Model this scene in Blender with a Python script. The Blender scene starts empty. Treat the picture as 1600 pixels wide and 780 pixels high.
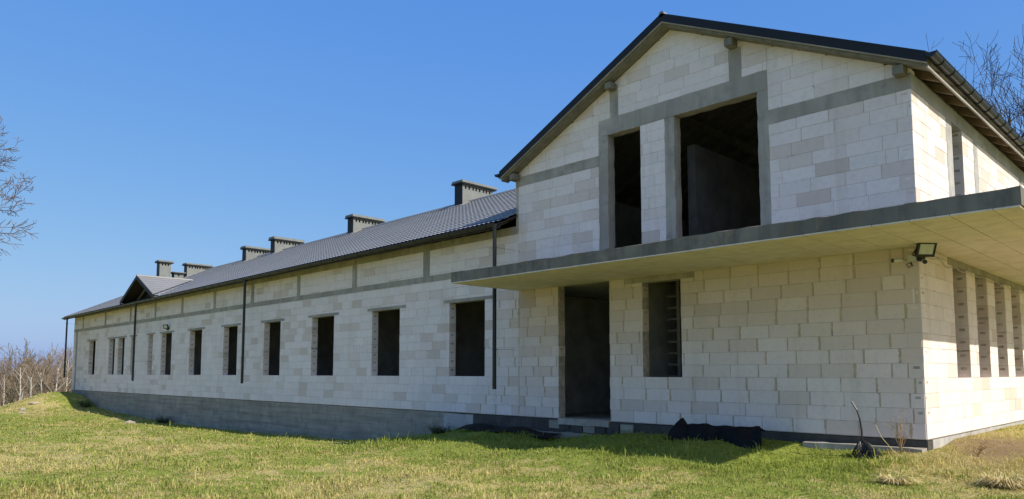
import bpy, bmesh, math, random
import numpy as np
from mathutils import Vector, Matrix
random.seed(7); RNG = np.random.default_rng(7)
S = bpy.context.scene
COL = S.collection
rad = math.radians

# ------------------------------------------------------------------ camera
CAM_LOC = (3.783, -13.31, 1.106)
cam_d = bpy.data.cameras.new('camera'); cam = bpy.data.objects.new('camera', cam_d); COL.objects.link(cam)
cam_d.sensor_width = 36; cam_d.sensor_fit = 'HORIZONTAL'; cam_d.lens = 1138 / 1600 * 36
cam_d.shift_y = 97 / 1600; cam_d.clip_start = 0.1; cam_d.clip_end = 6000
cam.location = CAM_LOC
HEAD = rad(135.304)
cam.rotation_euler = (rad(90 + 4.822), 0, HEAD - rad(90))
S.camera = cam

# ------------------------------------------------------------------ sky and sun
SUN = Vector((1.176, 0.075, 1.0)).normalized()
w = bpy.data.worlds.new('World'); S.world = w; w.use_nodes = True
nt = w.node_tree; nt.nodes.clear()
out = nt.nodes.new('ShaderNodeOutputWorld'); bg = nt.nodes.new('ShaderNodeBackground'); sky = nt.nodes.new('ShaderNodeTexSky')
sky.sky_type = 'NISHITA'; sky.sun_disc = False
sky.sun_elevation = math.asin(SUN.z); sky.sun_rotation = math.atan2(SUN.x, SUN.y)
sky.altitude = 150; sky.air_density = 1.0; sky.dust_density = 1.6; sky.ozone_density = 2.6
sep = nt.nodes.new('ShaderNodeSeparateColor'); cmb = nt.nodes.new('ShaderNodeCombineColor'); nt.links.new(sky.outputs[0], sep.inputs[0])
for ch, (pw, k) in enumerate(((0.88, 0.405), (0.545, 0.86), (0.13, 2.56))):      # one even colour response for the whole sky: deep, clear blue
    a_ = nt.nodes.new('ShaderNodeMath'); a_.operation = 'POWER'; a_.inputs[1].default_value = pw; nt.links.new(sep.outputs[ch], a_.inputs[0])
    b_ = nt.nodes.new('ShaderNodeMath'); b_.operation = 'MULTIPLY'; b_.inputs[1].default_value = k; nt.links.new(a_.outputs[0], b_.inputs[0]); nt.links.new(b_.outputs[0], cmb.inputs[ch])
nt.links.new(cmb.outputs[0], bg.inputs[0]); bg.inputs[1].default_value = 0.14
nt.links.new(bg.outputs[0], out.inputs[0])
sl = bpy.data.lights.new('sun', 'SUN'); sl.energy = 2.9; sl.angle = rad(0.5); sl.color = (1.0, 0.95, 0.86)
so = bpy.data.objects.new('sun', sl); COL.objects.link(so); so.rotation_euler = SUN.to_track_quat('Z', 'Y').to_euler()
so.location = (30, 0, 40)
vs = S.view_settings; vs.view_transform = 'Standard'; vs.look = 'None'; vs.exposure = 0.85; vs.gamma = 1
vs.use_curve_mapping = False

# ------------------------------------------------------------------ materials
def mat(name, rough=0.85, spec=0.3, metal=0.0):
    m = bpy.data.materials.new(name); m.use_nodes = True
    n = m.node_tree.nodes; b = n['Principled BSDF']
    b.inputs['Roughness'].default_value = rough; b.inputs['Specular IOR Level'].default_value = spec
    b.inputs['Metallic'].default_value = metal
    return m, m.node_tree, b
def N(t, kind, **kw):
    n = t.nodes.new(kind)
    for k, v in kw.items():
        if k in n.inputs: n.inputs[k].default_value = v
        else: setattr(n, k, v)
    return n
def coords(t, scale=(1, 1, 1)):
    g = N(t, 'ShaderNodeNewGeometry'); mp = N(t, 'ShaderNodeMapping'); mp.inputs['Scale'].default_value = scale
    t.links.new(g.outputs['Position'], mp.inputs['Vector']); return mp.outputs[0]
def noise(t, scale, detail=4, rough=0.6, vec=None, stretch=(1, 1, 1)):
    n = N(t, 'ShaderNodeTexNoise'); n.inputs['Scale'].default_value = scale
    n.inputs['Detail'].default_value = detail; n.inputs['Roughness'].default_value = rough
    t.links.new(vec if vec is not None else coords(t, stretch), n.inputs['Vector']); return n.outputs['Fac']
def ramp(t, fac, stops):
    r = N(t, 'ShaderNodeValToRGB'); e = r.color_ramp.elements
    while len(e) < len(stops): e.new(0.5)
    for i, (p, c) in enumerate(stops):
        e[i].position = p; e[i].color = (c[0], c[1], c[2], 1) if not isinstance(c, (int, float)) else (c, c, c, 1)
    t.links.new(fac, r.inputs[0]); return r.outputs[0]
def mixc(t, fac, a, b, mode='MIX'):
    m = N(t, 'ShaderNodeMix'); m.data_type = 'RGBA'; m.blend_type = mode
    for sock, v in ((m.inputs[0], fac), (m.inputs[6], a), (m.inputs[7], b)):
        if hasattr(v, 'is_linked'): t.links.new(v, sock)
        elif isinstance(v, (int, float)): sock.default_value = v
        else: sock.default_value = (v[0], v[1], v[2], 1)
    return m.outputs[2]
def bump(t, b, h, strength=0.3, dist=0.01):
    n = N(t, 'ShaderNodeBump'); n.inputs['Strength'].default_value = strength; n.inputs['Distance'].default_value = dist
    t.links.new(h, n.inputs['Height']); t.links.new(n.outputs[0], b.inputs['Normal'])
def simple(name, c, rough=0.7, spec=0.3, metal=0.0, var=0.12, sc=6, bmp=0.0, stretch=(1, 1, 1)):
    m, t, b = mat(name, rough, spec, metal)
    f = noise(t, sc, 5, 0.6, stretch=stretch)
    lo = [x * (1 - var) for x in c]; hi = [min(1, x * (1 + var)) for x in c]
    t.links.new(ramp(t, f, [(0.3, lo), (0.7, hi)]), b.inputs['Base Color'])
    if bmp: bump(t, b, noise(t, sc * 6, 4, 0.6), bmp, 0.01)
    return m
M = {}
def block_mat():
    m, t, b = mat('aerated_block', 0.9, 0.2)
    a = N(t, 'ShaderNodeAttribute'); a.attribute_name = 'tint'
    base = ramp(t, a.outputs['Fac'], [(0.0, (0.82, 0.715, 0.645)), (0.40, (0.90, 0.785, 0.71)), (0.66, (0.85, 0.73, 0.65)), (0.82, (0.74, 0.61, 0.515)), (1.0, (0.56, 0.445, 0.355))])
    f = noise(t, 1.1, 6, 0.65)
    c = mixc(t, ramp(t, f, [(0.47, 0.0), (0.85, 0.35)]), base, (0.60, 0.53, 0.44))
    f2 = noise(t, 9, 5, 0.7)
    c = mixc(t, ramp(t, f2, [(0.30, 0.30), (0.5, 0.0)]), c, (0.48, 0.455, 0.42))
    st = noise(t, 1.0, 5, 0.65, stretch=(2.2, 2.2, 0.16))
    c = mixc(t, ramp(t, st, [(0.53, 0.0), (0.78, 0.45)]), c, (0.53, 0.44, 0.32))
    sm = noise(t, 3.4, 7, 0.78)                       # grey mortar smears and scuffs
    c = mixc(t, ramp(t, sm, [(0.58, 0.0), (0.68, 0.38)]), c, (0.50, 0.455, 0.41))
    sp = noise(t, 42, 3, 0.7)
    c = mixc(t, ramp(t, sp, [(0.66, 0.0), (0.74, 0.5)]), c, (0.33, 0.31, 0.28))
    t.links.new(c, b.inputs['Base Color'])
    bump(t, b, noise(t, 60, 4, 0.7), 0.25, 0.006); return m
M['block'] = block_mat()
M['mortar'] = simple('mortar', (0.50, 0.43, 0.35), 0.95, 0.1, var=0.35, sc=7, bmp=0.5)
def concrete(name, c, streak=0.5, boards=False):
    m, t, b = mat(name, 0.92, 0.2)
    f = noise(t, 2.2, 7, 0.68)
    col = ramp(t, f, [(0.28, [x * (0.62 if c[0] < 0.5 else 0.85) for x in c]), (0.52, c), (0.75, [min(1, x * (1.35 if c[0] < 0.5 else 1.1)) for x in c])])
    s2 = noise(t, 1.3, 5, 0.6, stretch=(3, 3, 0.3) if not boards else (0.25, 3, 5))
    col = mixc(t, ramp(t, s2, [(0.45, 0.0), (0.7, streak)]), col, [x * 0.45 for x in c])
    f3 = noise(t, 22, 4, 0.7)
    col = mixc(t, ramp(t, f3, [(0.6, 0.0), (0.75, 0.4)]), col, [min(1, x * 1.5) for x in c])
    f4 = noise(t, 0.55, 6, 0.75)                      # large damp and grout stains
    col = mixc(t, ramp(t, f4, [(0.5, 0.0), (0.62, 0.5 if c[0] < 0.5 else 0.15)]), col, [x * 0.5 for x in c])
    f5 = noise(t, 70, 2, 0.5)                         # voids
    col = mixc(t, ramp(t, f5, [(0.68, 0.0), (0.74, 0.6)]), col, [x * 0.35 for x in c])
    t.links.new(col, b.inputs['Base Color'])
    bump(t, b, noise(t, 30, 5, 0.7), 0.5, 0.012); return m
M['concrete'] = concrete('cast_concrete', (0.44, 0.395, 0.325), 0.5)
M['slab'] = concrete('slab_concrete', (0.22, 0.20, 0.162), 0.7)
M['plinth'] = concrete('plinth_concrete', (0.37, 0.33, 0.265), 0.6, True)
M['lightconc'] = concrete('pale_concrete', (0.46, 0.44, 0.40), 0.2)
M['bitumen'] = concrete('bitumen_coat', (0.095, 0.088, 0.076), 0.6)
M['soffit'] = concrete('insulation_board', (0.74, 0.65, 0.53), 0.25)
M['tile'] = simple('metal_roof_tile', (0.25, 0.245, 0.235), 0.5, 0.45, 0.0, var=0.08, sc=0.7)
M['trim'] = simple('anthracite_metal', (0.020, 0.021, 0.023), 0.5, 0.2, var=0.15, sc=3)
M['gutter'] = simple('gutter_metal', (0.018, 0.017, 0.016), 0.32, 0.4, var=0.15, sc=3)
M['wood'] = simple('rafter_timber', (0.22, 0.15, 0.09), 0.8, 0.2, var=0.3, sc=5, stretch=(1, 1, 1))
M['oldwood'] = simple('weathered_timber', (0.20, 0.185, 0.14), 0.85, 0.2, var=0.25, sc=6)
M['darkwood'] = simple('stained_timber', (0.05, 0.040, 0.033), 0.7, 0.3, var=0.3, sc=5)
M['render'] = simple('chimney_render', (0.20, 0.21, 0.195), 0.9, 0.2, var=0.12, sc=3)
M['interior'] = simple('interior_block', (0.36, 0.34, 0.30), 0.95, 0.1, var=0.25, sc=2)
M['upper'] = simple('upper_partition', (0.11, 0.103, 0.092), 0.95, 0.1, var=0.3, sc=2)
M['floor'] = simple('screed', (0.30, 0.29, 0.27), 0.9, 0.2, var=0.25, sc=2)
M['black'] = simple('black_plastic', (0.013, 0.013, 0.015), 0.4, 0.5, var=0.2, sc=4)
M['foil'] = simple('black_membrane', (0.011, 0.0105, 0.0105), 0.75, 0.15, var=0.4, sc=5, bmp=0.3)
M['white'] = simple('white_plastic', (0.62, 0.62, 0.60), 0.5, 0.4, var=0.06, sc=8)
M['glass'] = simple('lamp_glass', (0.55, 0.56, 0.54), 0.15, 0.6, var=0.1, sc=12)
M['cable'] = simple('grey_cable', (0.5, 0.47, 0.4), 0.6, 0.3)
M['stone'] = simple('pale_stone', (0.36, 0.32, 0.25), 0.9, 0.2, var=0.25, sc=5, bmp=0.5)
M['bark'] = simple('oak_bark', (0.125, 0.095, 0.078), 0.95, 0.1, var=0.3, sc=3)
M['twig'] = simple('oak_twig', (0.175, 0.13, 0.105), 0.95, 0.1, var=0.25, sc=0.7)
M['twig2'] = simple('dark_twig', (0.085, 0.068, 0.06), 0.95, 0.1, var=0.25, sc=0.7)
M['woodtwig'] = simple('winter_thicket', (0.235, 0.185, 0.125), 0.95, 0.1, var=0.3, sc=0.25)
M['woodtwig2'] = simple('birch_twig', (0.27, 0.195, 0.155), 0.95, 0.1, var=0.3, sc=0.25)
def birch_mat():
    m, t, b = mat('birch_bark', 0.85, 0.2)
    f = noise(t, 3, 4, 0.6, stretch=(0.6, 0.6, 2.0))
    t.links.new(ramp(t, f, [(0.33, (0.10, 0.09, 0.075)), (0.45, (0.47, 0.44, 0.38))]), b.inputs['Base Color']); return m
M['birch'] = birch_mat()
M['straw'] = simple('dry_straw', (0.62, 0.49, 0.23), 0.9, 0.15, var=0.3, sc=9)
M['weed'] = simple('dry_weed', (0.36, 0.24, 0.12), 0.9, 0.15, var=0.3, sc=9)
def ground_mat(blade):
    m, t, b = mat('grass_blade' if blade else 'meadow', 0.8 if blade else 0.95, 0.25 if blade else 0.1)
    f1 = noise(t, 0.5, 6, 0.7); f2 = noise(t, 2.6, 6, 0.7)
    green = ramp(t, f2, [(0.3, (0.215, 0.272, 0.042)), (0.7, (0.38, 0.42, 0.08))])
    straw = ramp(t, f2, [(0.3, (0.50, 0.41, 0.13)), (0.7, (0.68, 0.58, 0.235))])
    mx = N(t, 'ShaderNodeMath', operation='ADD'); t.links.new(f1, mx.inputs[0])
    mm = N(t, 'ShaderNodeMath', operation='MULTIPLY'); t.links.new(f2, mm.inputs[0]); mm.inputs[1].default_value = 0.9
    t.links.new(mm.outputs[0], mx.inputs[1]); fac = mx.outputs[0]
    d = N(t, 'ShaderNodeAttribute'); d.attribute_name = 'dry'
    if blade:
        ad = N(t, 'ShaderNodeMath', operation='ADD'); t.links.new(fac, ad.inputs[0]); t.links.new(d.outputs['Fac'], ad.inputs[1]); fac = ad.outputs[0]
        col = mixc(t, ramp(t, fac, [(0.99, 0.0), (1.20, 1.0)]), green, straw)
    else:
        ad = N(t, 'ShaderNodeMath', operation='ADD'); t.links.new(fac, ad.inputs[0]); t.links.new(d.outputs['Fac'], ad.inputs[1]); fac = ad.outputs[0]
        col = mixc(t, ramp(t, fac, [(0.97, 0.0), (1.18, 1.0)]), [x for x in (0.27, 0.32, 0.05)], (0.52, 0.43, 0.16))
        so_ = N(t, 'ShaderNodeAttribute'); so_.attribute_name = 'soil'
        col = mixc(t, so_.outputs['Fac'], col, ramp(t, f2, [(0.3, (0.19, 0.125, 0.07)), (0.7, (0.34, 0.235, 0.13))]))
        f4 = noise(t, 26, 5, 0.8); col = mixc(t, ramp(t, f4, [(0.36, 0.7), (0.58, 0.0)]), col, (0.11, 0.095, 0.04))
        bump(t, b, noise(t, 18, 5, 0.7), 0.7, 0.05)
    t.links.new(col, b.inputs['Base Color'])
    if blade:
        tr = N(t, 'ShaderNodeBsdfTranslucent'); t.links.new(col, tr.inputs[0]); ms = N(t, 'ShaderNodeMixShader'); ms.inputs[0].default_value = 0.38
        t.links.new(b.outputs[0], ms.inputs[1]); t.links.new(tr.outputs[0], ms.inputs[2]); t.links.new(ms.outputs[0], t.nodes['Material Output'].inputs[0])
    return m
M['meadow'] = ground_mat(False); M['blade'] = ground_mat(True)

# ------------------------------------------------------------------ mesh builder
class MB:
    def __init__(s): s.v = []; s.f = []; s.t = []
    def quad(s, pts, tint=0.0):
        i = len(s.v); s.v += [tuple(p) for p in pts]; s.f.append(tuple(range(i, i + len(pts)))); s.t.append(tint)
    def box(s, x0, x1, y0, y1, z0, z1, tint=0.0):
        i = len(s.v)
        s.v += [(x0, y0, z0), (x1, y0, z0), (x1, y1, z0), (x0, y1, z0), (x0, y0, z1), (x1, y0, z1), (x1, y1, z1), (x0, y1, z1)]
        s.f += [tuple(i + k for k in q) for q in ((3, 2, 1, 0), (4, 5, 6, 7), (0, 1, 5, 4), (1, 2, 6, 5), (2, 3, 7, 6), (3, 0, 4, 7))]
        s.t += [tint] * 6
    def prism(s, poly, axis, a, b):
        # poly: 2D points in the two other axes (cyclic order x,y,z without axis), extruded from a to b
        def P(p, w):
            return (w, p[0], p[1]) if axis == 0 else ((p[0], w, p[1]) if axis == 1 else (p[0], p[1], w))
        n = len(poly); i = len(s.v)
        s.v += [P(p, a) for p in poly] + [P(p, b) for p in poly]
        s.f += [tuple(i + k for k in range(n))[::-1], tuple(i + n + k for k in range(n))]
        s.f += [(i + k, i + (k + 1) % n, i + n + (k + 1) % n, i + n + k) for k in range(n)]
        s.t += [0.0] * (n + 2)
    def tube(s, pts, radii, n=6, cap=True):
        pts = [Vector(p) for p in pts]
        if isinstance(radii, (int, float)): radii = [radii] * len(pts)
        i0 = len(s.v); prev = None
        for k, p in enumerate(pts):
            d = (pts[min(k + 1, len(pts) - 1)] - pts[max(k - 1, 0)]).normalized()
            if prev is None:
                a = Vector((0, 0, 1)) if abs(d.z) < 0.9 else Vector((1, 0, 0)); u = d.cross(a).normalized()
            else: u = (prev - d * prev.dot(d)).normalized()
            prev = u; v = d.cross(u)
            for j in range(n):
                an = 2 * math.pi * j / n; q = p + (u * math.cos(an) + v * math.sin(an)) * radii[k]; s.v.append(tuple(q))
        for k in range(len(pts) - 1):
            for j in range(n):
                a = i0 + k * n + j; b = i0 + k * n + (j + 1) % n; s.f.append((a, b, b + n, a + n)); s.t.append(0.0)
        if cap:
            s.f.append(tuple(i0 + j for j in range(n))[::-1]); s.f.append(tuple(i0 + (len(pts) - 1) * n + j for j in range(n))); s.t += [0.0, 0.0]
    def mesh(s, name, m, smooth=False, tint=False):
        me = bpy.data.meshes.new(name); me.from_pydata(s.v, [], s.f); me.materials.append(m)
        if tint:
            at = me.attributes.new('tint', 'FLOAT', 'FACE'); at.data.foreach_set('value', s.t)
        if smooth: me.polygons.foreach_set('use_smooth', [True] * len(me.polygons))
        me.update(); return me
    def fixnormals(s, me):
        bm = bmesh.new(); bm.from_mesh(me); bmesh.ops.recalc_face_normals(bm, faces=bm.faces); bm.to_mesh(me); bm.free()
    def build(s, name, m, parent=None, smooth=False, tint=False, fix=True, loc=None):
        if loc is not None:
            s.v = [(a - loc[0], b - loc[1], c - loc[2]) for a, b, c in s.v]
        me = s.mesh(name, m, smooth, tint)
        if fix: s.fixnormals(me)
        o = bpy.data.objects.new(name, me); COL.objects.link(o)
        if parent is not None: o.parent = parent
        if loc is not None: o.location = loc
        return o
def link(name, me, parent=None, loc=(0, 0, 0), rot=(0, 0, 0)):
    o = bpy.data.objects.new(name, me); COL.objects.link(o); o.parent = parent; o.location = loc; o.rotation_euler = rot; return o
def empty(name, loc=(0, 0, 0)):
    o = bpy.data.objects.new(name, None); COL.objects.link(o); o.location = loc; o.empty_display_size = 0.3; return o
def tag(o, label=None, cat=None, group=None, kind=None):
    if label: o['label'] = label
    if cat: o['category'] = cat
    if group: o['group'] = group
    if kind: o['kind'] = kind
    return o

# ------------------------------------------------------------------ terrain
H = Vector((math.cos(HEAD), math.sin(HEAD))); RT = Vector((math.sin(HEAD), -math.cos(HEAD)))
ZW_X = [-60, -50.8, -47.6, -45.4, -42, -39.5, -33.8, -28, -23, -19, -15.3, -12.5, -11.0, -9.6, -7.9, -6.7, -5.6, -3.0, -2.2, -1.8, 0, 20]
ZW_Z = [-.75, -.60, -.55, -.95, -1.12, -1.2, -1.3, -1.3, -1.25, -1.12, -1.0, -.60, -.36, -.42, -.46, -.36, -.23, -.13, -.14, -.21, -.16, -.11]
def vnoise(x, y, seed):
    xi = np.floor(x).astype(int); yi = np.floor(y).astype(int); fx = x - xi; fy = y - yi
    fx = fx * fx * (3 - 2 * fx); fy = fy * fy * (3 - 2 * fy)
    def h(a, b):
        n = (a * 374761393 + b * 668265263 + seed * 974711) & 0x7fffffff
        n = (n ^ (n >> 13)) * 1274126177 & 0x7fffffff
        return (n & 0xffff) / 65535.0
    return (h(xi, yi) * (1 - fx) + h(xi + 1, yi) * fx) * (1 - fy) + (h(xi, yi + 1) * (1 - fx) + h(xi + 1, yi + 1) * fx) * fy
def gz(x, y):
    x = np.asarray(x, float); y = np.asarray(y, float)
    dep = (x - CAM_LOC[0]) * H.x + (y - CAM_LOC[1]) * H.y
    lat = (x - CAM_LOC[0]) * RT.x + (y - CAM_LOC[1]) * RT.y
    P = -0.15 - 0.031 * np.clip(dep, -5, 43)
    drop = np.clip((dep - 43) / 60, 0, 1); P = P - 6.2 * (drop * drop * (3 - 2 * drop))
    dx = np.maximum(np.maximum(-51 - x, x - 0), 0); dy = np.maximum(np.maximum(-y, y - 14), 0)
    d = np.hypot(dx, dy)
    wgt = np.clip(1 - d / 5.0, 0, 1); wgt = wgt * wgt * (3 - 2 * wgt)
    z = P * (1 - wgt) + np.interp(x, ZW_X, ZW_Z) * wgt
    # spoil heap at the far end of the wing
    z = z + 0.72 * np.exp(-(((x + 49.5) / np.where(x > -49.5, 2.2, 4.0)) ** 2 + ((y + 2.0) / 2.4) ** 2)) + 0.30 * np.exp(-(((x + 45) / 3.5) ** 2 + ((y + 4.2) / 2.5) ** 2))
    z = z + 0.10 * np.exp(-((x - 0.25) / 0.9) ** 2) * np.clip((y - 0.1) / 1.5, 0, 1) * np.clip((14 - y) / 3, 0, 1)
    # low hummock in front of the entrance
    z = z + 0.10 * np.exp(-(((x + 6.5) / 3.5) ** 2 + ((y + 3.0) / 1.1) ** 2))
    near = np.clip(1 - d / 1.2, 0, 1)
    amp = np.clip(1.2 - 0.9 * near, 0, 1) * (1 + np.clip((dep - 43) / 30, 0, 4))
    z = z + amp * (0.16 * (vnoise(x * 0.45, y * 0.45, 1) - 0.5) + 0.12 * (vnoise(x * 1.2, y * 1.2, 2) - 0.5) + 0.035 * (vnoise(x * 3.7, y * 3.7, 3) - 0.5))
    return z
def gz1(x, y): return float(gz(np.array([x]), np.array([y]))[0])
def dryness(x, y):
    d = np.zeros_like(x)
    d += 0.42 * np.exp(-(((x - 1.5) / 1.6) ** 2 + ((y - 1.5) / 4) ** 2))
    d += 0.30 * np.exp(-(((x + 13) / 4) ** 2 + ((y + 12) / 2) ** 2)) + 0.12 * np.exp(-(((x + 3) / 5) ** 2 + ((y + 7.5) / 1.6) ** 2))
    d += 0.14 * np.exp(-(((x + 50) / 5) ** 2 + ((y + 4) / 2.5) ** 2))
    d -= 0.30 * np.exp(-(((y + 1.6) / 1.6) ** 2)) * (x > -13) * (x < -0.5)
    return d
def soil(x, y):        # trodden earth beside the side wall
    b = np.exp(-(((x - 0.8) / 1.1) ** 2 + ((y - 1.6) / 3.0) ** 2)) * 1.5
    return np.clip(b - 0.55 * vnoise(x * 1.7, y * 1.7, 21) - 0.25 * vnoise(x * 5, y * 5, 22), 0, 1)
def ground():
    # polar-ish fan about the building front: fine near, coarse far, one sheet
    xs = np.concatenate([-np.geomspace(70, 3000, 22)[::-1], np.arange(-66, -20, 0.6), np.arange(-20, 9, 0.22), np.arange(9, 30, 1.5), np.geomspace(31, 3000, 20)])
    ys = np.concatenate([-np.geomspace(26, 3000, 22)[::-1], np.arange(-25, -14, 0.8), np.arange(-14, 3, 0.22), np.arange(3, 30, 1.2), np.geomspace(31, 3000, 30)])
    X, Y = np.meshgrid(xs, ys); Z = gz(X, Y)
    v = np.stack([X, Y, Z], -1).reshape(-1, 3); nx, ny = len(xs), len(ys)
    idx = np.arange(nx * ny).reshape(ny, nx)
    f = np.stack([idx[:-1, :-1], idx[:-1, 1:], idx[1:, 1:], idx[1:, :-1]], -1).reshape(-1, 4)
    me = bpy.data.meshes.new('ground'); me.from_pydata(v.tolist(), [], f.tolist()); me.materials.append(M['meadow'])
    at = me.attributes.new('dry', 'FLOAT', 'POINT'); at.data.foreach_set('value', dryness(v[:, 0], v[:, 1]))
    at = me.attributes.new('soil', 'FLOAT', 'POINT'); at.data.foreach_set('value', soil(v[:, 0], v[:, 1]))
    me.polygons.foreach_set('use_smooth', [True] * len(me.polygons))
    o = bpy.data.objects.new('ground', me); COL.objects.link(o); tag(o, kind='structure')
ground()

# ------------------------------------------------------------------ building
B = empty('unfinished_building', (0, 0, 0))
tag(B, 'long unfinished building of white aerated concrete blocks with a gabled two storey end', 'building')
T = 0.24
XL = -51.0; XG = -9.52                      # far end of the wing, seam where the gabled end starts
DEPTH = 14.0; WD = 12.0
SL_B, SL_T = 3.236, 3.47                    # canopy slab
AP_X, AP_Z, GS = -4.74, 8.86, 0.49          # gable roof: apex of the top surface, slope
def gtop(x): return AP_Z - GS * abs(x - AP_X)
def wroof(x, y): return 8.02 - 0.47 * abs(6 - y) + 0.005 * (x + 20)     # wing roof surface
WIN = [(-12.21, -10.72), (-16.1, -14.6), (-19.93, -18.43), (-23.66, -22.3), (-27.45, -26.08), (-31.22, -29.8), (-34.9, -33.5), (-36.81, -36.13), (-39.52, -38.85), (-41.73, -40.61), (-43.43, -42.33), (-47.42, -46.09)]
SILL, HEADZ = 1.02, 3.10
holes = []; jambs_l = set()
for a, b in WIN: holes.append((a, b, SILL, HEADZ)); jambs_l.add(a)
DOOR = (-8.05, -6.50); WA = (-5.57, -4.61)
holes += [(DOOR[0], DOOR[1], -1, SL_B), (WA[0], WA[1], SILL, HEADZ)]; jambs_l |= {DOOR[0], WA[0]}
lintels = []
for a, b in WIN: lintels.append((a - 0.27, b + 0.30, HEADZ, HEADZ + 0.088))
lintels.append((-6.05, -4.27, 3.10, SL_B - 0.004))
openings = list(holes)
WCOL = [(-13.43, -13.13), (-17.31, -17.04), (-21.1, -20.84), (-24.92, -24.64), (-28.63, -28.37), (-32.41, -32.15), (-36.05, -35.79), (-39.91, -39.64), (-44.46, -44.18), (-49.1, -48.83)]
beams = [('ring_beam', XL, XG, 3.79, 3.965), ('eave_beam', XL, XG, 4.725, 4.93)]
cols = [(a, b, 3.965, 4.725) for a, b in WCOL] + [(-50.45, -50.1, 0.02, 3.79)]
GB = [('ring_beam', XG, -6.75, 5.97, 6.21), ('ring_beam', -2.55, 0.0, 5.94, 6.21), ('opening_beam', -6.75, -2.55, 6.66, 7.05)]
GC = [(-6.75, -6.48, SL_T, 6.66), (-4.92, -4.68, SL_T, 6.66), (-2.77, -2.55, SL_T, 6.66), (-6.41, -6.17, 7.05, gtop(-6.17) - 0.36), (-3.36, -3.09, 7.05, gtop(-3.09) - 0.36)]
UOP = [(-6.48, -5.57, SL_T, 6.66), (-4.68, -2.77, SL_T, 6.66)]
slabhole = (XG + 0.1, 0.001, SL_B, SL_T)
holes += lintels + [(a, b, c, d) for _, a, b, c, d in beams + GB] + cols + GC + UOP + [slabhole]
jambs_l |= {-6.48}

def clip(poly, a, b, c):       # keep a*u + b*v <= c
    r = []
    for i in range(len(poly)):
        p, q = poly[i], poly[(i + 1) % len(poly)]
        dp = a * p[0] + b * p[1] - c; dq = a * q[0] + b * q[1] - c
        if dp <= 0: r.append(p)
        if dp * dq < 0:
            t = dp / (dp - dq); r.append((p[0] + t * (q[0] - p[0]), p[1] + t * (q[1] - p[1])))
    return r
def area(p): return 0.5 * sum(p[i][0] * p[(i + 1) % len(p)][1] - p[(i + 1) % len(p)][0] * p[i][1] for i in range(len(p)))
def inset(poly, g, gv=None):
    r = poly
    for i in range(len(poly)):
        p, q = poly[i], poly[(i + 1) % len(poly)]
        ex, ey = q[0] - p[0], q[1] - p[1]; L = math.hypot(ex, ey)
        if L < 1e-6: continue
        nx, ny = ey / L, -ex / L
        r = clip(r, nx, ny, nx * p[0] + ny * p[1] - (gv if gv is not None and abs(nx) > 0.9 else g))
        if len(r) < 3: return []
    return r
def subtract(rects, h):
    o = []
    for (a, b, c, d) in rects:
        ha, hb, hc, hd = h
        if hb <= a or ha >= b or hd <= c or hc >= d: o.append((a, b, c, d)); continue
        if ha > a: o.append((a, ha, c, d))
        if hb < b: o.append((hb, b, c, d))
        a2, b2 = max(a, ha), min(b, hb)
        if hc > c: o.append((a2, b2, c, hc))
        if hd < d: o.append((a2, b2, hd, d))
    return o
def pocket(mb, q, tint, s0=0.28, s1=0.72, t0=0.60, t1=0.80, dep=0.06):
    q = [Vector(p) for p in q]
    def at(s, t): return (q[0] * (1 - s) + q[1] * s) * (1 - t) + (q[3] * (1 - s) + q[2] * s) * t
    n = (q[1] - q[0]).cross(q[3] - q[0]).normalized()
    g = [at(s0, t0), at(s1, t0), at(s1, t1), at(s0, t1)]
    for i in range(4):
        j = (i + 1) % 4; mb.quad([q[i], q[j], g[j], g[i]], tint)
        mb.quad([g[i], g[j], g[j] - n * dep, g[i] - n * dep], tint)
    mb.quad([p - n * dep for p in g], tint)
def block_geo(mb, poly, fmap, gap_h, gap_v, tint, depth=T, off=0.0, pk=None, front_pk=False):
    """poly: CCW convex cell in (u, v); fmap(u, v, w): w runs into the wall; pk: 'u0'/'u1' end with a grip pocket"""
    p = inset(poly, gap_h, gap_v)
    if len(p) < 3 or area(p) < 0.0012: return False
    c = inset(p, 0.003)
    if len(c) < 3: return False
    if len(c) != len(p): c = p
    F0 = [fmap(u, v, off) for u, v in c]; F1 = [fmap(u, v, off + 0.004) for u, v in p]; F2 = [fmap(u, v, depth) for u, v in p]
    n = len(p)
    if front_pk and n == 4: pocket(mb, F0, tint, 0.3, 0.75, 0.62, 0.80, 0.05)
    else: mb.quad(F0, tint)
    um = max(u for u, v in p); un = min(u for u, v in p)
    for i in range(n):
        j = (i + 1) % n
        mb.quad([F0[j], F0[i], F1[i], F1[j]], tint)
        isu1 = abs(p[i][0] - um) < 1e-5 and abs(p[j][0] - um) < 1e-5; isu0 = abs(p[i][0] - un) < 1e-5 and abs(p[j][0] - un) < 1e-5
        if (pk == 'u1' and isu1) or (pk == 'u0' and isu0):
            # order so that s runs into the wall and t runs upward
            lo, hi = (i, j) if p[i][1] < p[j][1] else (j, i)
            q = [F1[lo], F2[lo], F2[hi], F1[hi]]
            if pk == 'u0': q = [F2[lo], F1[lo], F1[hi], F2[hi]]
            pocket(mb, q, tint)
        else: mb.quad([F1[j], F1[i], F2[i], F2[j]], tint)
    return True
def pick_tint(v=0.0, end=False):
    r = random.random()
    if end and v < 3.3:                     # ground-floor end-wall blocks: darker, browner tints, deepening with height
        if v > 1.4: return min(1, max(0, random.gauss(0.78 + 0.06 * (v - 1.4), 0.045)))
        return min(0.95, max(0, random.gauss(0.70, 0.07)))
    if r < 0.84: return random.uniform(0.0, 0.72)
    return random.uniform(0.74, 0.88)
fw = Vector((H.x * math.cos(rad(4.822)), H.y * math.cos(rad(4.822)), math.sin(rad(4.822))))
upv = Vector((-H.x * math.sin(rad(4.822)), -H.y * math.sin(rad(4.822)), math.cos(rad(4.822))))
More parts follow.
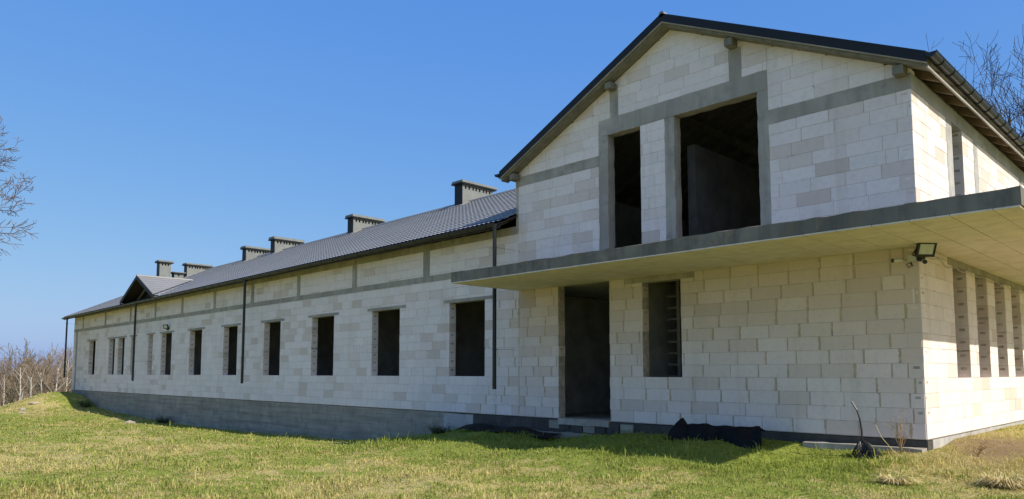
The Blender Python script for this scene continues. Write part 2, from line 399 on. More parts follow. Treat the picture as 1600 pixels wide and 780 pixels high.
def proj(p):
    d = Vector(p) - Vector(CAM_LOC); z = d.dot(fw)
    if z < 0.2: return (-9999, -9999)
    return (800 + 1138 * d.dot(Vector((RT.x, RT.y, 0))) / z, 487 - 1138 * d.dot(upv) / z)
BLOCKS = []     # (visible pixel area, builder closure)
def lay(fmap, u0, u1, v_start, v_end, holes, jl, jr, clips=(), course=0.25, length=0.60, loose=1.0, corner=None, par=0, facing=1):
    v = v_start; row = 0
    while v < v_end - 0.01:
        vt = min(v + course, v_end)
        u = u0 - length + (0.30 if (row + par) % 2 else 0.0) + random.uniform(-0.06, 0.06) - (0.13 * (row % 3))
        cells = []; edge = u
        ends = []
        while edge < u1:
            nxt = edge + length + random.uniform(-0.012, 0.012); ends.append((edge, nxt)); edge = nxt
        for a, b in ends:
            a = max(a, u0); b = min(b, u1)
            if b - a < 0.02: continue
            cells.append((a, b))
        if corner:
            cu, sgn = corner     # leave a header of 0.24 at the corner on every second course
            if (row + par) % 2 == 0:
                if sgn > 0: cells = [(a, min(b, cu - 0.24)) for a, b in cells if a < cu - 0.26] + [(cu - 0.24, cu)]
                else: cells = [(cu, cu + 0.24)] + [(max(a, cu + 0.24), b) for a, b in cells if b > cu + 0.26]
        for a, b in cells:
            rects = [(a, b, v, vt)]
            for h in holes: rects = subtract(rects, h)
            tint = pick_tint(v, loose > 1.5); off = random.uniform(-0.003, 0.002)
            for (ra, rb, rc, rd) in rects:
                if rb - ra < 0.015 or rd - rc < 0.012: continue
                poly = [(ra, rc), (rb, rc), (rb, rd), (ra, rd)]
                for cl in clips:
                    poly = clip(poly, *cl)
                    if len(poly) < 3: break
                if len(poly) < 3 or area(poly) < 0.002: continue
                if len(poly) == 4 and random.random() < 0.22 and (rb - ra) > 0.2 and (rd - rc) > 0.15:      # a knocked-off corner
                    cs = random.uniform(0.015, 0.05); q = random.randrange(4); sx = 1 if q in (1, 2) else -1; sy = 1 if q > 1 else -1; pu = rb if sx > 0 else ra; pv = rd if sy > 0 else rc
                    k_ = random.uniform(0.5, 1.8); poly = clip(poly, sx, sy * k_, sx * pu + sy * k_ * pv - cs)
                g = (random.choice((0.001, 0.0015, 0.002, 0.0035)), random.choice((0.001, 0.0015, 0.002, 0.004, 0.006)) if loose < 1.5 else random.choice((0.002, 0.006, 0.012, 0.017)))
                pk = 'u1' if any(abs(rb - j) < 1e-4 for j in jl) else ('u0' if any(abs(ra - j) < 1e-4 for j in jr) else None)
                fp = bool(corner) and ((corner[1] > 0 and abs(rb - corner[0]) < 1e-4) or (corner[1] < 0 and abs(ra - corner[0]) < 1e-4)) and rb - ra < 0.25
                pp = [proj(fmap(u_, v_, 0)) for u_, v_ in poly]
                inside = all(-60 < x < 1660 and -40 < y < 800 for x, y in pp)
                A = abs(area(pp)) if inside else 0
                BLOCKS.append((A, (poly, fmap, g, tint, off, pk, fp)))
        v = vt; row += 1
f_front = lambda u, v, w_: (u, w_, v)
f_side = lambda u, v, w_: (-w_, u, v)
# facade: wing
lay(f_front, XL, XG + 0.1, 0.02, 4.725, holes, jambs_l, set())
# facade: ground floor of the gabled end
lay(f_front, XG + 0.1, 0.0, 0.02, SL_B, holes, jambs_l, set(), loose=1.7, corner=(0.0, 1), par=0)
# facade: upper storey and gable
gclip = [(GS, 1, AP_Z - 0.235 + GS * AP_X), (-GS, 1, AP_Z - 0.235 - GS * AP_X)]
lay(f_front, XG + 0.1, 0.0, SL_T, 8.7, holes, jambs_l, set(), clips=gclip, corner=(0.0, 1), par=1, length=0.62)
# side wall
SW = [(1.95 + 1.56 * k, 2.87 + 1.56 * k) for k in range(7)]
side_holes = [(a, b, SILL, 3.10) for a, b in SW] + [(1.65, DEPTH, 3.10, SL_B)] + [(0.001 - 5, DEPTH + 5, SL_B, SL_T)]
UW = [(2.36, 3.10), (11.2, 12.0)]
UP = [(1.98, 2.36), (3.93, 4.25), (8.2, 8.5)]
side_holes += [(a, b, SL_T, 5.95) for a, b in UW] + [(a, b, SL_T, 5.94) for a, b in UP]
side_jr = {b for a, b in SW} | {b for a, b in UW}
lay(f_side, 0.0, DEPTH, 0.02, SL_B, side_holes, set(), side_jr, loose=1.2, corner=(0.0, -1), par=1)
lay(f_side, 0.0, DEPTH, SL_T, 5.94, side_holes, set(), side_jr, corner=(0.0, -1), par=0, length=0.62)

# backing (mortar plane and wall core) with the same openings
def backing(name, fmap, rect, holes, w0, w1, clips=()):
    us = sorted({rect[0], rect[1]} | {h[k] for h in holes for k in (0, 1) if rect[0] < h[k] < rect[1]})
    vs_ = sorted({rect[2], rect[3]} | {h[k] for h in holes for k in (2, 3) if rect[2] < h[k] < rect[3]})
    mb = MB()
    for i in range(len(us) - 1):
        for j in range(len(vs_) - 1):
            cu, cv = (us[i] + us[i + 1]) / 2, (vs_[j] + vs_[j + 1]) / 2
            if any(h[0] < cu < h[1] and h[2] < cv < h[3] for h in holes): continue
            poly = [(us[i], vs_[j]), (us[i + 1], vs_[j]), (us[i + 1], vs_[j + 1]), (us[i], vs_[j + 1])]
            for cl in clips:
                poly = clip(poly, *cl)
                if len(poly) < 3: break
            if len(poly) < 3: continue
            A = [fmap(u, v, w0) for u, v in poly]; Bk = [fmap(u, v, w1) for u, v in poly]; n = len(poly)
            mb.quad(A); mb.quad(Bk[::-1])
            for k in range(n):
                mb.quad([A[(k + 1) % n], A[k], Bk[k], Bk[(k + 1) % n]])
    return mb.build(name, M['mortar'], B, fix=False)
grow = lambda hs, e: [(a - e, b + e, c - e, d + e) for a, b, c, d in hs]
front_wall = backing('front_wall', f_front, (XL + 0.01, XG, 0.01, 4.90), grow(openings, 0.01), 0.008, T - 0.012)
gable_wall = backing('gable_wall', f_front, (XG, -0.012, 0.01, 8.7), grow(openings + UOP, 0.01), 0.0055, T - 0.012, clips=[(GS, 1, AP_Z - 0.26 + GS * AP_X), (-GS, 1, AP_Z - 0.26 - GS * AP_X)])
side_wall = backing('side_wall', f_side, (0.012, DEPTH, 0.01, 6.2), grow([(a, b, SILL, 3.10) for a, b in SW] + [(a, b, SL_T, 5.95) for a, b in UW], 0.01), 0.009, T - 0.012)
# the 300 blocks that show largest are pieces of their own, the rest is joined per wall
BLOCKS.sort(key=lambda b: -b[0])
rest = {'front': MB(), 'gable': MB(), 'side': MB()}
def wall_of(d):
    if d[1] is f_side: return 'side'
    return 'front' if d[0][0][0] < XG else 'gable'
WALL = {'front': front_wall, 'gable': gable_wall, 'side': side_wall}
cnt = 0
for A, d in BLOCKS:
    poly, fmap, (g, gv), tint, off, pk, fp = d; k = wall_of(d)
    if cnt < 300 and A > 40:
        mb = MB()
        if block_geo(mb, poly, fmap, g, gv, tint, off=off, pk=pk, front_pk=fp):
            cu = sum(p[0] for p in poly) / len(poly); cv = sum(p[1] for p in poly) / len(poly)
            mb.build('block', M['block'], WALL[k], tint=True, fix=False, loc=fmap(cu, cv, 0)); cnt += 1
    else: block_geo(rest[k], poly, fmap, g, gv, tint, off=off, pk=pk, front_pk=fp)
for k, mb in rest.items():
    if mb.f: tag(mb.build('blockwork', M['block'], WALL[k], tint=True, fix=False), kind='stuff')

# mortar pressed out of the upright joints and smeared over the block edges of the end wall
mb = MB()
for A, d in BLOCKS:
    poly, fmap = d[0], d[1]
    us_ = [p[0] for p in poly]; vs2 = [p[1] for p in poly]
    if fmap is not f_front or min(us_) < XG - 2 or max(vs2) > 3.25 or max(us_) - min(us_) < 0.1 or max(vs2) - min(vs2) < 0.12 or random.random() > 0.66: continue
    u = max(us_); v0, v1 = min(vs2), max(vs2)
    if any(abs(u - j_) < 0.03 for j_ in jambs_l) or u > -0.06: continue
    if random.random() < 0.3: v0 += random.uniform(0, 0.1)
    w1, w2 = random.uniform(0.008, 0.032), random.uniform(0.008, 0.032); nn_ = 6
    Lp = [(u - w1 * random.uniform(0.4, 1.15), v0 + 0.004 + (v1 - v0 - 0.008) * k / nn_) for k in range(nn_ + 1)]; Rp = [(u + w2 * random.uniform(0.4, 1.15), v0 + 0.004 + (v1 - v0 - 0.008) * k / nn_) for k in range(nn_ + 1)]
    yj = -0.0042 - random.uniform(0, 0.001)
    for k in range(nn_):
        mb.quad([(Lp[k][0], yj, Lp[k][1]), (Rp[k][0], yj, Rp[k][1]), (Rp[k + 1][0], yj, Rp[k + 1][1]), (Lp[k + 1][0], yj, Lp[k + 1][1])])
        mb.quad([(Lp[k][0], yj, Lp[k][1]), (Lp[k + 1][0], yj, Lp[k + 1][1]), (Lp[k + 1][0], 0.004, Lp[k + 1][1]), (Lp[k][0], 0.004, Lp[k][1])])
        mb.quad([(Rp[k][0], yj, Rp[k][1]), (Rp[k][0], 0.004, Rp[k][1]), (Rp[k + 1][0], 0.004, Rp[k + 1][1]), (Rp[k + 1][0], yj, Rp[k + 1][1])])
tag(mb.build('mortar_smears', simple('smeared_mortar', (0.54, 0.44, 0.30), 0.95, 0.1, var=0.2, sc=8), gable_wall, fix=False), kind='stuff')

# ---- cast concrete: beams, columns, lintels
def rough_bar(name, x0, x1, y0, y1, z0, z1, m, parent, seg=0.35, j=0.006, axis=0):
    """a bar along x (axis 0), y (1) or z (2) with slightly ragged arrises"""
    mb = MB(); lim = [(x0, x1), (y0, y1), (z0, z1)]; a, b = lim[axis]
    n = max(1, int(abs(b - a) / seg)); o1, o2 = [k for k in (0, 1, 2) if k != axis]
    rings = []
    for i in range(n + 1):
        wv = a + (b - a) * i / n; ring = []
        for (p, q) in ((lim[o1][0], lim[o2][0]), (lim[o1][1], lim[o2][0]), (lim[o1][1], lim[o2][1]), (lim[o1][0], lim[o2][1])):
            c = [0, 0, 0]; c[axis] = wv; c[o1] = p + random.uniform(-j, j); c[o2] = q + random.uniform(-j, j); ring.append(tuple(c))
        rings.append(ring)
    for i in range(n):
        for k in range(4): mb.quad([rings[i][k], rings[i][(k + 1) % 4], rings[i + 1][(k + 1) % 4], rings[i + 1][k]])
    mb.quad(rings[0][::-1]); mb.quad(rings[-1])
    return mb.build(name, m, parent)
for nme, a, b, c, d in beams + GB:
    rough_bar(nme, a + (0.003 if a != XL else 0), b - 0.003 if b != 0 else -0.001, -0.005, T + 0.006, c, d, M['concrete'], B, seg=0.16, j=0.009 if a > XG - 1 else 0.006)
for a, b, c, d in cols + GC: rough_bar('column', a, b, -0.004, T + 0.004, c + 0.002, d - 0.002, M['concrete'], B, axis=2, seg=0.16, j=0.009)
for a, b, c, d in lintels: rough_bar('lintel', a, b, -0.007, T + 0.002, c - 0.002, d, M['concrete'], B, j=0.002)
rough_bar('ring_beam', -T, 0.004, 0.001, DEPTH, 5.942, 6.225, M['lightconc'], B, axis=1, j=0.003)
rough_bar('lintel', -T, 0.006, 1.65, DEPTH, 3.10, SL_B - 0.004, M['concrete'], B, axis=1, j=0.002)
for a, b in UP: rough_bar('column', -T, 0.005, a, b, SL_T, 5.94, M['lightconc'], B, axis=2, j=0.003)

# ---- plinth
def board_plinth(x0, x1, z0, z1, m):
    mb = MB(); hts = [z1]; z = z1
    while z > z0: z -= random.uniform(0.13, 0.19); hts.append(max(z, z0))
    x = x0
    while x < x1 - 0.01:                       # each lift of formwork boards sits a little in or out
        xe = min(x + random.uniform(2.4, 4.2), x1)
        for a, b in zip(hts[1:], hts[:-1]):
            y = 0.012 + random.uniform(0, 0.022); n = 8
            for k in range(n):
                xa, xb = x + (xe - x) * k / n, x + (xe - x) * (k + 1) / n; e = random.uniform(-0.003, 0.003)
                mb.box(xa, xb, y + e, 0.30 + e, a + 0.002, b - 0.001)
        x = xe
    return mb.build('plinth', m, B)
board_plinth(XL, -12.45, -2.2, -0.004, M['plinth'])
rough_bar('plinth', -12.45, -11.2, 0.012, 0.30, -2.0, -0.02, M['lightconc'], B, seg=0.4, j=0.01)
rough_bar('plinth', -11.2, -0.004, 0.014, 0.30, -2.0, -0.004, M['bitumen'], B, seg=0.5, j=0.006)
rough_bar('plinth', -0.26, -0.006, 0.30, DEPTH, -1.5, -0.004, M['lightconc'], B, seg=0.8, j=0.004, axis=1)
rough_bar('footing_ledge', -1.98, -0.02, -0.24, 0.03, -0.9, -0.125, M['concrete'], B, seg=0.2, j=0.012)
rough_bar('footing_ledge', -9.6, -2.3, -0.22, 0.03, -1.2, -0.30, M['plinth'], B, seg=0.3, j=0.03)
for k in range(7):                                     # patchy bitumen-painted masonry at the entrance
    x = -8.35 + k * 0.36
    rough_bar('plinth_stone', x, x + random.uniform(0.27, 0.33), -0.03, 0.05, -0.26 + random.uniform(-.03, .03), -0.03, M['bitumen'] if k % 3 else M['plinth'], B, seg=0.2, j=0.012)
rough_bar('door_sill', DOOR[0] + 0.01, DOOR[1] - 0.01, -0.06, 0.5, -0.12, 0.03, M['concrete'], B, seg=0.2, j=0.008)

# ---- canopy slab with insulation boards under it
SX0, SX1, SY0 = -9.40, 1.87, -2.30
mbs = MB()
def slab_edge(p, q, n):
    return [(p[0] + (q[0] - p[0]) * i / n, p[1] + (q[1] - p[1]) * i / n) for i in range(n)]
ring = slab_edge((SX0, 0.25), (SX0, SY0), 10) + slab_edge((SX0, SY0), (SX1, SY0), 60) + slab_edge((SX1, SY0), (SX1, DEPTH), 60) + slab_edge((SX1, DEPTH), (-0.3, DEPTH), 6) + slab_edge((-0.3, DEPTH), (-0.3, 0.25), 4) + slab_edge((-0.3, 0.25), (SX0, 0.25), 4)
n = len(ring)
lo = [(x + random.uniform(-.008, .008), y + random.uniform(-.008, .008), SL_B + 0.006 + random.uniform(-0.004, 0.01)) for x, y in ring]
hi = [(x + random.uniform(-.014, .014), y + random.uniform(-.014, .014), SL_T + random.uniform(-0.016, 0.016)) for x, y in ring]
for i in range(n): mbs.quad([lo[i], lo[(i + 1) % n], hi[(i + 1) % n], hi[i]])
# top and bottom as two rectangles each (L shape)
iF = 10 + 60
def fan(r, flip):
    a = [r[i] for i in range(0, iF + 1)] + [(SX1, 0.25, r[0][2]), ]
    mbs.quad(a[::-1] if flip else a)
    bpoly = [(SX1, 0.25, r[0][2])] + [p for p in r[iF + 1:] if p[1] > 0.3 and p[0] > -0.31] + [(-0.3, 0.25, r[0][2])]
    mbs.quad(bpoly[::-1] if flip else bpoly)
fan(hi, False); fan(lo, True)
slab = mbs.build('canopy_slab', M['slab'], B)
def panel_mesh(w_, l_):
    mb = MB(); mb.box(0.005, w_ - 0.005, 0.005, l_ - 0.005, -0.022, 0.0); return mb.mesh('soffit_panel', M['soffit'])
PM = panel_mesh(0.5, 1.0)
def panels(x0, x1, y0, y1, ox, oy):
    x = ox
    while x < x1:
        y = oy
        while y < y1:
            a, b, c, d = max(x, x0), min(x + 0.5, x1), max(y, y0), min(y + 1.0, y1)
            if b - a > 0.03 and d - c > 0.03:
                me = PM if (b - a > 0.499 and d - c > 0.999) else panel_mesh(b - a, d - c)
                link('soffit_panel', me, slab, (a, c, SL_B + 0.004 + random.uniform(-0.003, 0.002)), (random.uniform(-.002, .002), random.uniform(-.003, .003), 0))
            y += 1.0
        x += 0.5
panels(SX0 + 0.004, SX1 - 0.02, SY0 - 0.006, -0.01, -9.45, -2.38)
panels(0.01, SX1 - 0.02, -0.01, DEPTH - 0.3, -0.45, -0.38)

# ---- interior: floors, partitions, ceilings
def part(name, m, *b, parent=B):
    mb = MB(); mb.box(*b); return mb.build(name, m, parent)
part('floor_slab', M['floor'], XL + 0.3, -0.27, 0.31, DEPTH - 0.3, -0.3, 0.0)
part('ceiling_slab', M['interior'], XG, -0.27, 0.262, DEPTH - 0.3, SL_B + 0.01, SL_T - 0.02)
part('ceiling_slab', M['interior'], XL + 0.3, XG - 0.02, 0.262, WD - 0.3, 3.82, 3.96)
part('back_wall', M['interior'], XL, XG - 0.01, WD - 0.24, WD, -2.0, 4.9)
part('back_wall', M['interior'], XG, -0.01, DEPTH - 0.24, DEPTH, -1.5, 6.2)
part('end_wall', M['plinth'], XL, XL + 0.24, 0.31, WD - 0.25, -2.3, 4.6)
part('inner_wall', M['interior'], XG - 0.12, XG + 0.12, 0.262, 11.8, 0.0, 3.2)
part('inner_wall', M['interior'], XL + 0.3, XG - 0.2, 5.2, 5.44, 0.0, 3.8)
part('inner_wall', M['interior'], -8.8, -3.6, 4.2, 4.44, 0.0, 3.22)
part('inner_wall', M['interior'], -5.98, -5.80, 0.262, 4.1, 0.0, 3.22)
part('inner_wall', M['interior'], -3.4, -3.2, 0.262, 9.0, 0.0, 3.22)
for x in (-13.9, -17.7, -25.3, -29.1, -35.6, -44.9): part('inner_wall', M['interior'], x - 0.12, x + 0.12, 0.262, 5.15, 0.0, 3.8)
part('inner_wall', M['interior'], XG + 0.02, XG + 0.24, 0.262, 9.0, SL_T, 6.2)     # west wall of the upper storey
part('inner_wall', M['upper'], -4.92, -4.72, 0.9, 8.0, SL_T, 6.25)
part('inner_wall', M['interior'], -9.2, -0.3, 8.05, 8.27, SL_T, 6.3)
for k in range(9): part('stair_tread', M['oldwood'], -5.6, -4.3, 1.0, 1.25, 0.75 + k * 0.26, 0.80 + k * 0.26)
part('stair_stringer', M['oldwood'], -5.28, -5.2, 0.9, 0.98, 0.0, 3.2)

# ---- roof of the wing: pressed metal tile sheets
def tile_sheet(name, org, ax, up, nrm, length, slope, pitch=0.185, module=0.35, seg=6, amp=0.019, step=0.027, parent=None, keep=None):
    org, ax, up, nrm = map(Vector, (org, ax, up, nrm))
    nu = int(length / pitch) * seg; rows = int(slope / module + 0.999)
    us = np.linspace(0, length, nu + 1); prof = amp * (0.5 + 0.5 * np.cos(us / pitch * 2 * math.pi)) ** 0.8
    lines = []
    for r in range(rows):
        s0, s1 = r * module, min((r + 1) * module, slope)
        lines += [(s0, step), (s1, 0.0 if s1 < slope else 0.0)]
    V = []; 
    A = np.array(ax); U = np.array(up); Nn = np.array(nrm); O = np.array(org)
    for s_, h_ in lines: V.append(O + us[:, None] * A + s_ * U + (prof + h_)[:, None] * Nn)
    V = np.array(V).reshape(-1, 3); m_ = nu + 1
    idx = np.arange(len(V)).reshape(len(lines), m_)
    f = np.stack([idx[:-1, :-1], idx[:-1, 1:], idx[1:, 1:], idx[1:, :-1]], -1).reshape(-1, 4)
    if keep is not None:
        cen = V[f].mean(1); f = f[keep(cen)]
    me = bpy.data.meshes.new(name); me.from_pydata(V.tolist(), [], f.tolist()); me.materials.append(M['tile'])
    o = bpy.data.objects.new(name, me); COL.objects.link(o); o.parent = parent; return o
RX0, RX1, EY = -51.25, XG + 0.05, -0.60
roof = empty('roof', (0, 0, 0)); roof.parent = B
up_ = Vector((0, 1, 0.47)).normalized(); ax_ = Vector((1, 0, 0.005)).normalized()
L_s = (6 - EY) / up_.y
DX0, DX1, DAP, DZ = -39.55, -34.45, -37.0, 6.16
def keep_front(c):
    x, y, z = c[:, 0], c[:, 1], c[:, 2]
    dz = DZ - 0.47 * np.abs(x - DAP)
    return ~((z < dz - 0.02) & (x > DX0) & (x < DX1))
tile_sheet('tile_sheet', (RX0, EY, wroof(RX0, EY)), ax_, up_, up_.cross(-ax_).normalized() if up_.cross(-ax_).z > 0 else ax_.cross(up_), RX1 - RX0, L_s, parent=roof, keep=keep_front)
upb = Vector((0, -1, 0.47)).normalized()
tile_sheet('tile_sheet', (RX0, 12.6, wroof(RX0, 12.6)), ax_, upb, Vector((0, 0.425, 0.905)), RX1 - RX0, L_s, pitch=0.37, seg=3, module=0.7, parent=roof)
# valley pieces where the wing roof runs into the gabled roof
mb = MB()
def gp(x): return AP_Z + GS * (x - AP_X) - 0.02
xr = (8.07 - 0.02 - AP_Z) / GS + AP_X
for sgn in (-1, 1):
    y0 = 6 + sgn * (8.07 - gp(RX1)) / 0.47
    mb.quad([(RX1, 6, 8.07), (RX1, y0, wroof(RX1, y0)), (xr + 0.1, 6, 8.12)])
mb.build('valley_sheet', M['tile'], roof)
mb = MB(); mb.tube([(RX0, 6, wroof(RX0, 6) + 0.01), (RX1, 6, wroof(RX1, 6) + 0.01)], 0.085, 8); mb.build('ridge_cap', M['tile'], roof)
# roof deck (boards under the sheets), verge
mb = MB()
for (ya, yb) in ((EY + 0.04, 6.0), (12.55, 6.0)):
    p = [(RX0 + 0.02, ya, wroof(RX0, ya) - 0.03), (RX1, ya, wroof(RX1, ya) - 0.03), (RX1, yb, wroof(RX1, yb) - 0.03), (RX0 + 0.02, yb, wroof(RX0, yb) - 0.03)]
    q = [(a, b, c - 0.04) for a, b, c in p]
    cut = (ya < 0)
    mb.quad(p); mb.quad(q)
    for k in range(4): mb.quad([p[k], p[(k + 1) % 4], q[(k + 1) % 4], q[k]])
mb.build('roof_deck', M['darkwood'], roof)
for (ya, yb) in ((EY, 6.0), (12.6, 6.0)):
    mb = MB(); mb.prism([(ya, wroof(RX0, ya) - 0.13), (yb, wroof(RX0, yb) - 0.13), (yb, wroof(RX0, yb) + 0.05), (ya, wroof(RX0, ya) + 0.05)], 0, RX0 - 0.03, RX0 + 0.0); mb.build('verge_board', M['trim'], roof)
mb = MB(); mb.prism([(0.3, 4.55), (11.7, 4.55), (6.0, 7.85)], 0, XL + 0.01, XL + 0.2); mb.build('end_gable', M['interior'], B)
# rafters of the wing eave
x = XG - 0.5
rm = MB(); rm.prism([(EY + 0.05, wroof(-20, EY + 0.05) - 0.075), (EY + 0.05, wroof(-20, EY + 0.05) - 0.19), (0.4, wroof(-20, 0.4) - 0.21), (0.4, wroof(-20, 0.4) - 0.075)], 0, -0.04, 0.04)
rme = rm.mesh('rafter', M['oldwood']); rm.fixnormals(rme)
while x > RX0 + 0.2:
    link('rafter', rme, roof, (x, 0, 0.005 * (x + 20))); x -= 0.92
# gutter, brackets and downpipes
def gutter(name, p0, p1, r, side, m, parent, n=10):
    """half round channel; side = unit vector pointing outward (horizontal)"""
    p0, p1, side = Vector(p0), Vector(p1), Vector(side); mb = MB(); up = Vector((0, 0, 1))
    def prof(rr): return [(side * math.cos(math.pi + math.pi * k / n) * -rr + up * math.sin(math.pi + math.pi * k / n) * rr) for k in range(n + 1)]
    A, I = prof(r), prof(r - 0.006)
    for k in range(n):
        mb.quad([p0 + A[k], p0 + A[k + 1], p1 + A[k + 1], p1 + A[k]]); mb.quad([p0 + I[k + 1], p0 + I[k], p1 + I[k], p1 + I[k + 1]])
    for e in (0, n): mb.quad([p0 + A[e], p1 + A[e], p1 + I[e], p0 + I[e]])
    for p in (p0, p1): mb.quad([p + a for a in A])
    o = mb.build(name, m, parent, smooth=False)
    # rolled front lip
    lb = MB(); lb.tube([p0 + side * r, p1 + side * r], 0.011, 6); lb.build('lip', m, o)
    return o
GYW = EY - 0.045
gx0, gx1 = RX0, -9.62
def gzw(x): return wroof(x, EY) - 0.045
gut = gutter('gutter', (gx0, GYW, gzw(gx0)), (gx1, GYW, gzw(gx1)), 0.075, (0, -1, 0), M['gutter'], B)
bm_ = MB()
bm_.tube([(0, 0.075 * math.cos(math.pi * k / 8 + math.pi) * 1.06, 0.075 * math.sin(math.pi * k / 8 + math.pi) * 1.06) for k in range(9)], 0.009, 4)
bme = bm_.mesh('gutter_bracket', M['gutter'])
x = gx1 - 0.3
while x > gx0:
    link('gutter_bracket', bme, gut, (x, GYW, gzw(x))); x -= 0.75
mb = MB(); mb.box(gx0, XG - 0.02, EY + 0.02, EY + 0.045, -0.16, -0.02); mb.v = [(a, b, c + wroof(a, EY)) for a, b, c in mb.v]; mb.build('fascia_board', M['darkwood'], B)
mb = MB()      # loose underlay hanging over the eave at the unfinished end
for i in range(14):
    xa = -11.9 + i * 0.17; xb = xa + 0.17
    za, zb = wroof(xa, EY), wroof(xb, EY)
    mb.quad([(xa, EY - 0.02, za - 0.02 - 0.010 * i), (xb, EY - 0.02, zb - 0.03 - 0.010 * i), (xb, EY + 0.16, zb + 0.13), (xa, EY + 0.16, za + 0.13)])
mb.build('underlay', simple('underlay_foil', (0.025, 0.034, 0.05), 0.45, 0.5), roof)
def downpipe(x, zb):
    y = GYW; zt = gzw(x) - 0.03; mb = MB(); mb.tube([(x, y, zb), (x, y, zt)], 0.052, 12); o = mb.build('downpipe', M['gutter'], B, smooth=False)
    c = MB(); c.tube([(x, y, zt - 0.12), (x, y, zt + 0.02)], [0.056, 0.075], 12); c.build('outlet', M['gutter'], o)
    for z in (1.7, 4.3):
        if z > zb + 0.2 and x > XL:
            k = MB(); k.tube([(x, y, z - 0.02), (x, y, z + 0.02)], 0.058, 12); k.tube([(x + 0.05, y, z), (x + 0.09, y + 0.1, z), (x + 0.09, 0.02, z)], 0.0035, 4); k.build('pipe_clip', M['gutter'], o)
for x, z in ((-9.65, 0.70), (-24.09, 0.70), (-36.93, 0.70), (-50.15, 0.80)): downpipe(x, z)

# dormer over the wing
dr = empty('dormer', (0, 0, 0)); dr.parent = B
zb0 = DZ - 0.47 * (DAP - DX0)
yback = 6 - (8.02 + 0.005 * (DAP + 20) - DZ) / 0.47
for sgn, xe in ((-1, DX0), (1, DX1)):
    def yv(x): return 6 - (8.02 + 0.005 * (x + 20) - (DZ - 0.47 * abs(x - DAP))) / 0.47
    upd = Vector((-sgn, 0, 0.47)).normalized()
    keepd = lambda c: c[:, 1] < 6 - (8.02 + 0.005 * (c[:, 0] + 20) - (DZ - 0.47 * np.abs(c[:, 0] - DAP))) / 0.47 + 0.06
    nn = Vector((sgn * 0.425, 0, 0.905))
    tile_sheet('tile_sheet', (xe, EY - 0.02, zb0), (0, 1, 0), upd, nn, yback - EY + 0.2, abs(xe - DAP) / abs(upd.x), parent=dr, keep=keepd)
    mb = MB(); mb.prism([(xe, zb0 - 0.16), (DAP, DZ - 0.16), (DAP, DZ + 0.04), (xe, zb0 + 0.04)], 1, EY - 0.06, EY - 0.03); mb.build('verge_board', M['trim'], dr)
    mb = MB(); mb.prism([(xe, zb0 - 0.05), (DAP, DZ - 0.05), (DAP, DZ - 0.02), (xe, zb0 - 0.02)], 1, EY, 1.6); mb.build('roof_deck', M['darkwood'], dr)
    mb = MB(); mb.tube([(xe, EY - 0.3 + 0.25, zb0 + 0.03), (DAP, yback, DZ + 0.03)], 0.03, 6); mb.build('valley_flashing', M['trim'], dr)
mb = MB(); mb.prism([(DX0 + 0.35, zb0 + 0.02), (DX1 - 0.35, zb0 + 0.02), (DAP, DZ - 0.12)], 1, 0.25, 0.30); mb.build('gable_boarding', M['darkwood'], dr)
mb = MB(); mb.tube([(DAP, EY - 0.05, DZ + 0.03), (DAP, yback, DZ + 0.03)], 0.075, 8); mb.build('ridge_cap', M['tile'], dr)
for sgn in (-1, 1):
    mb = MB(); mb.prism([(DAP, DZ - 0.2), (DAP + sgn * 2.3, DZ - 0.2 - 0.47 * 2.3), (DAP + sgn * 2.3, DZ - 0.32 - 0.47 * 2.3), (DAP, DZ - 0.32)], 1, 0.0, 0.08); mb.build('rafter', M['oldwood'], dr)

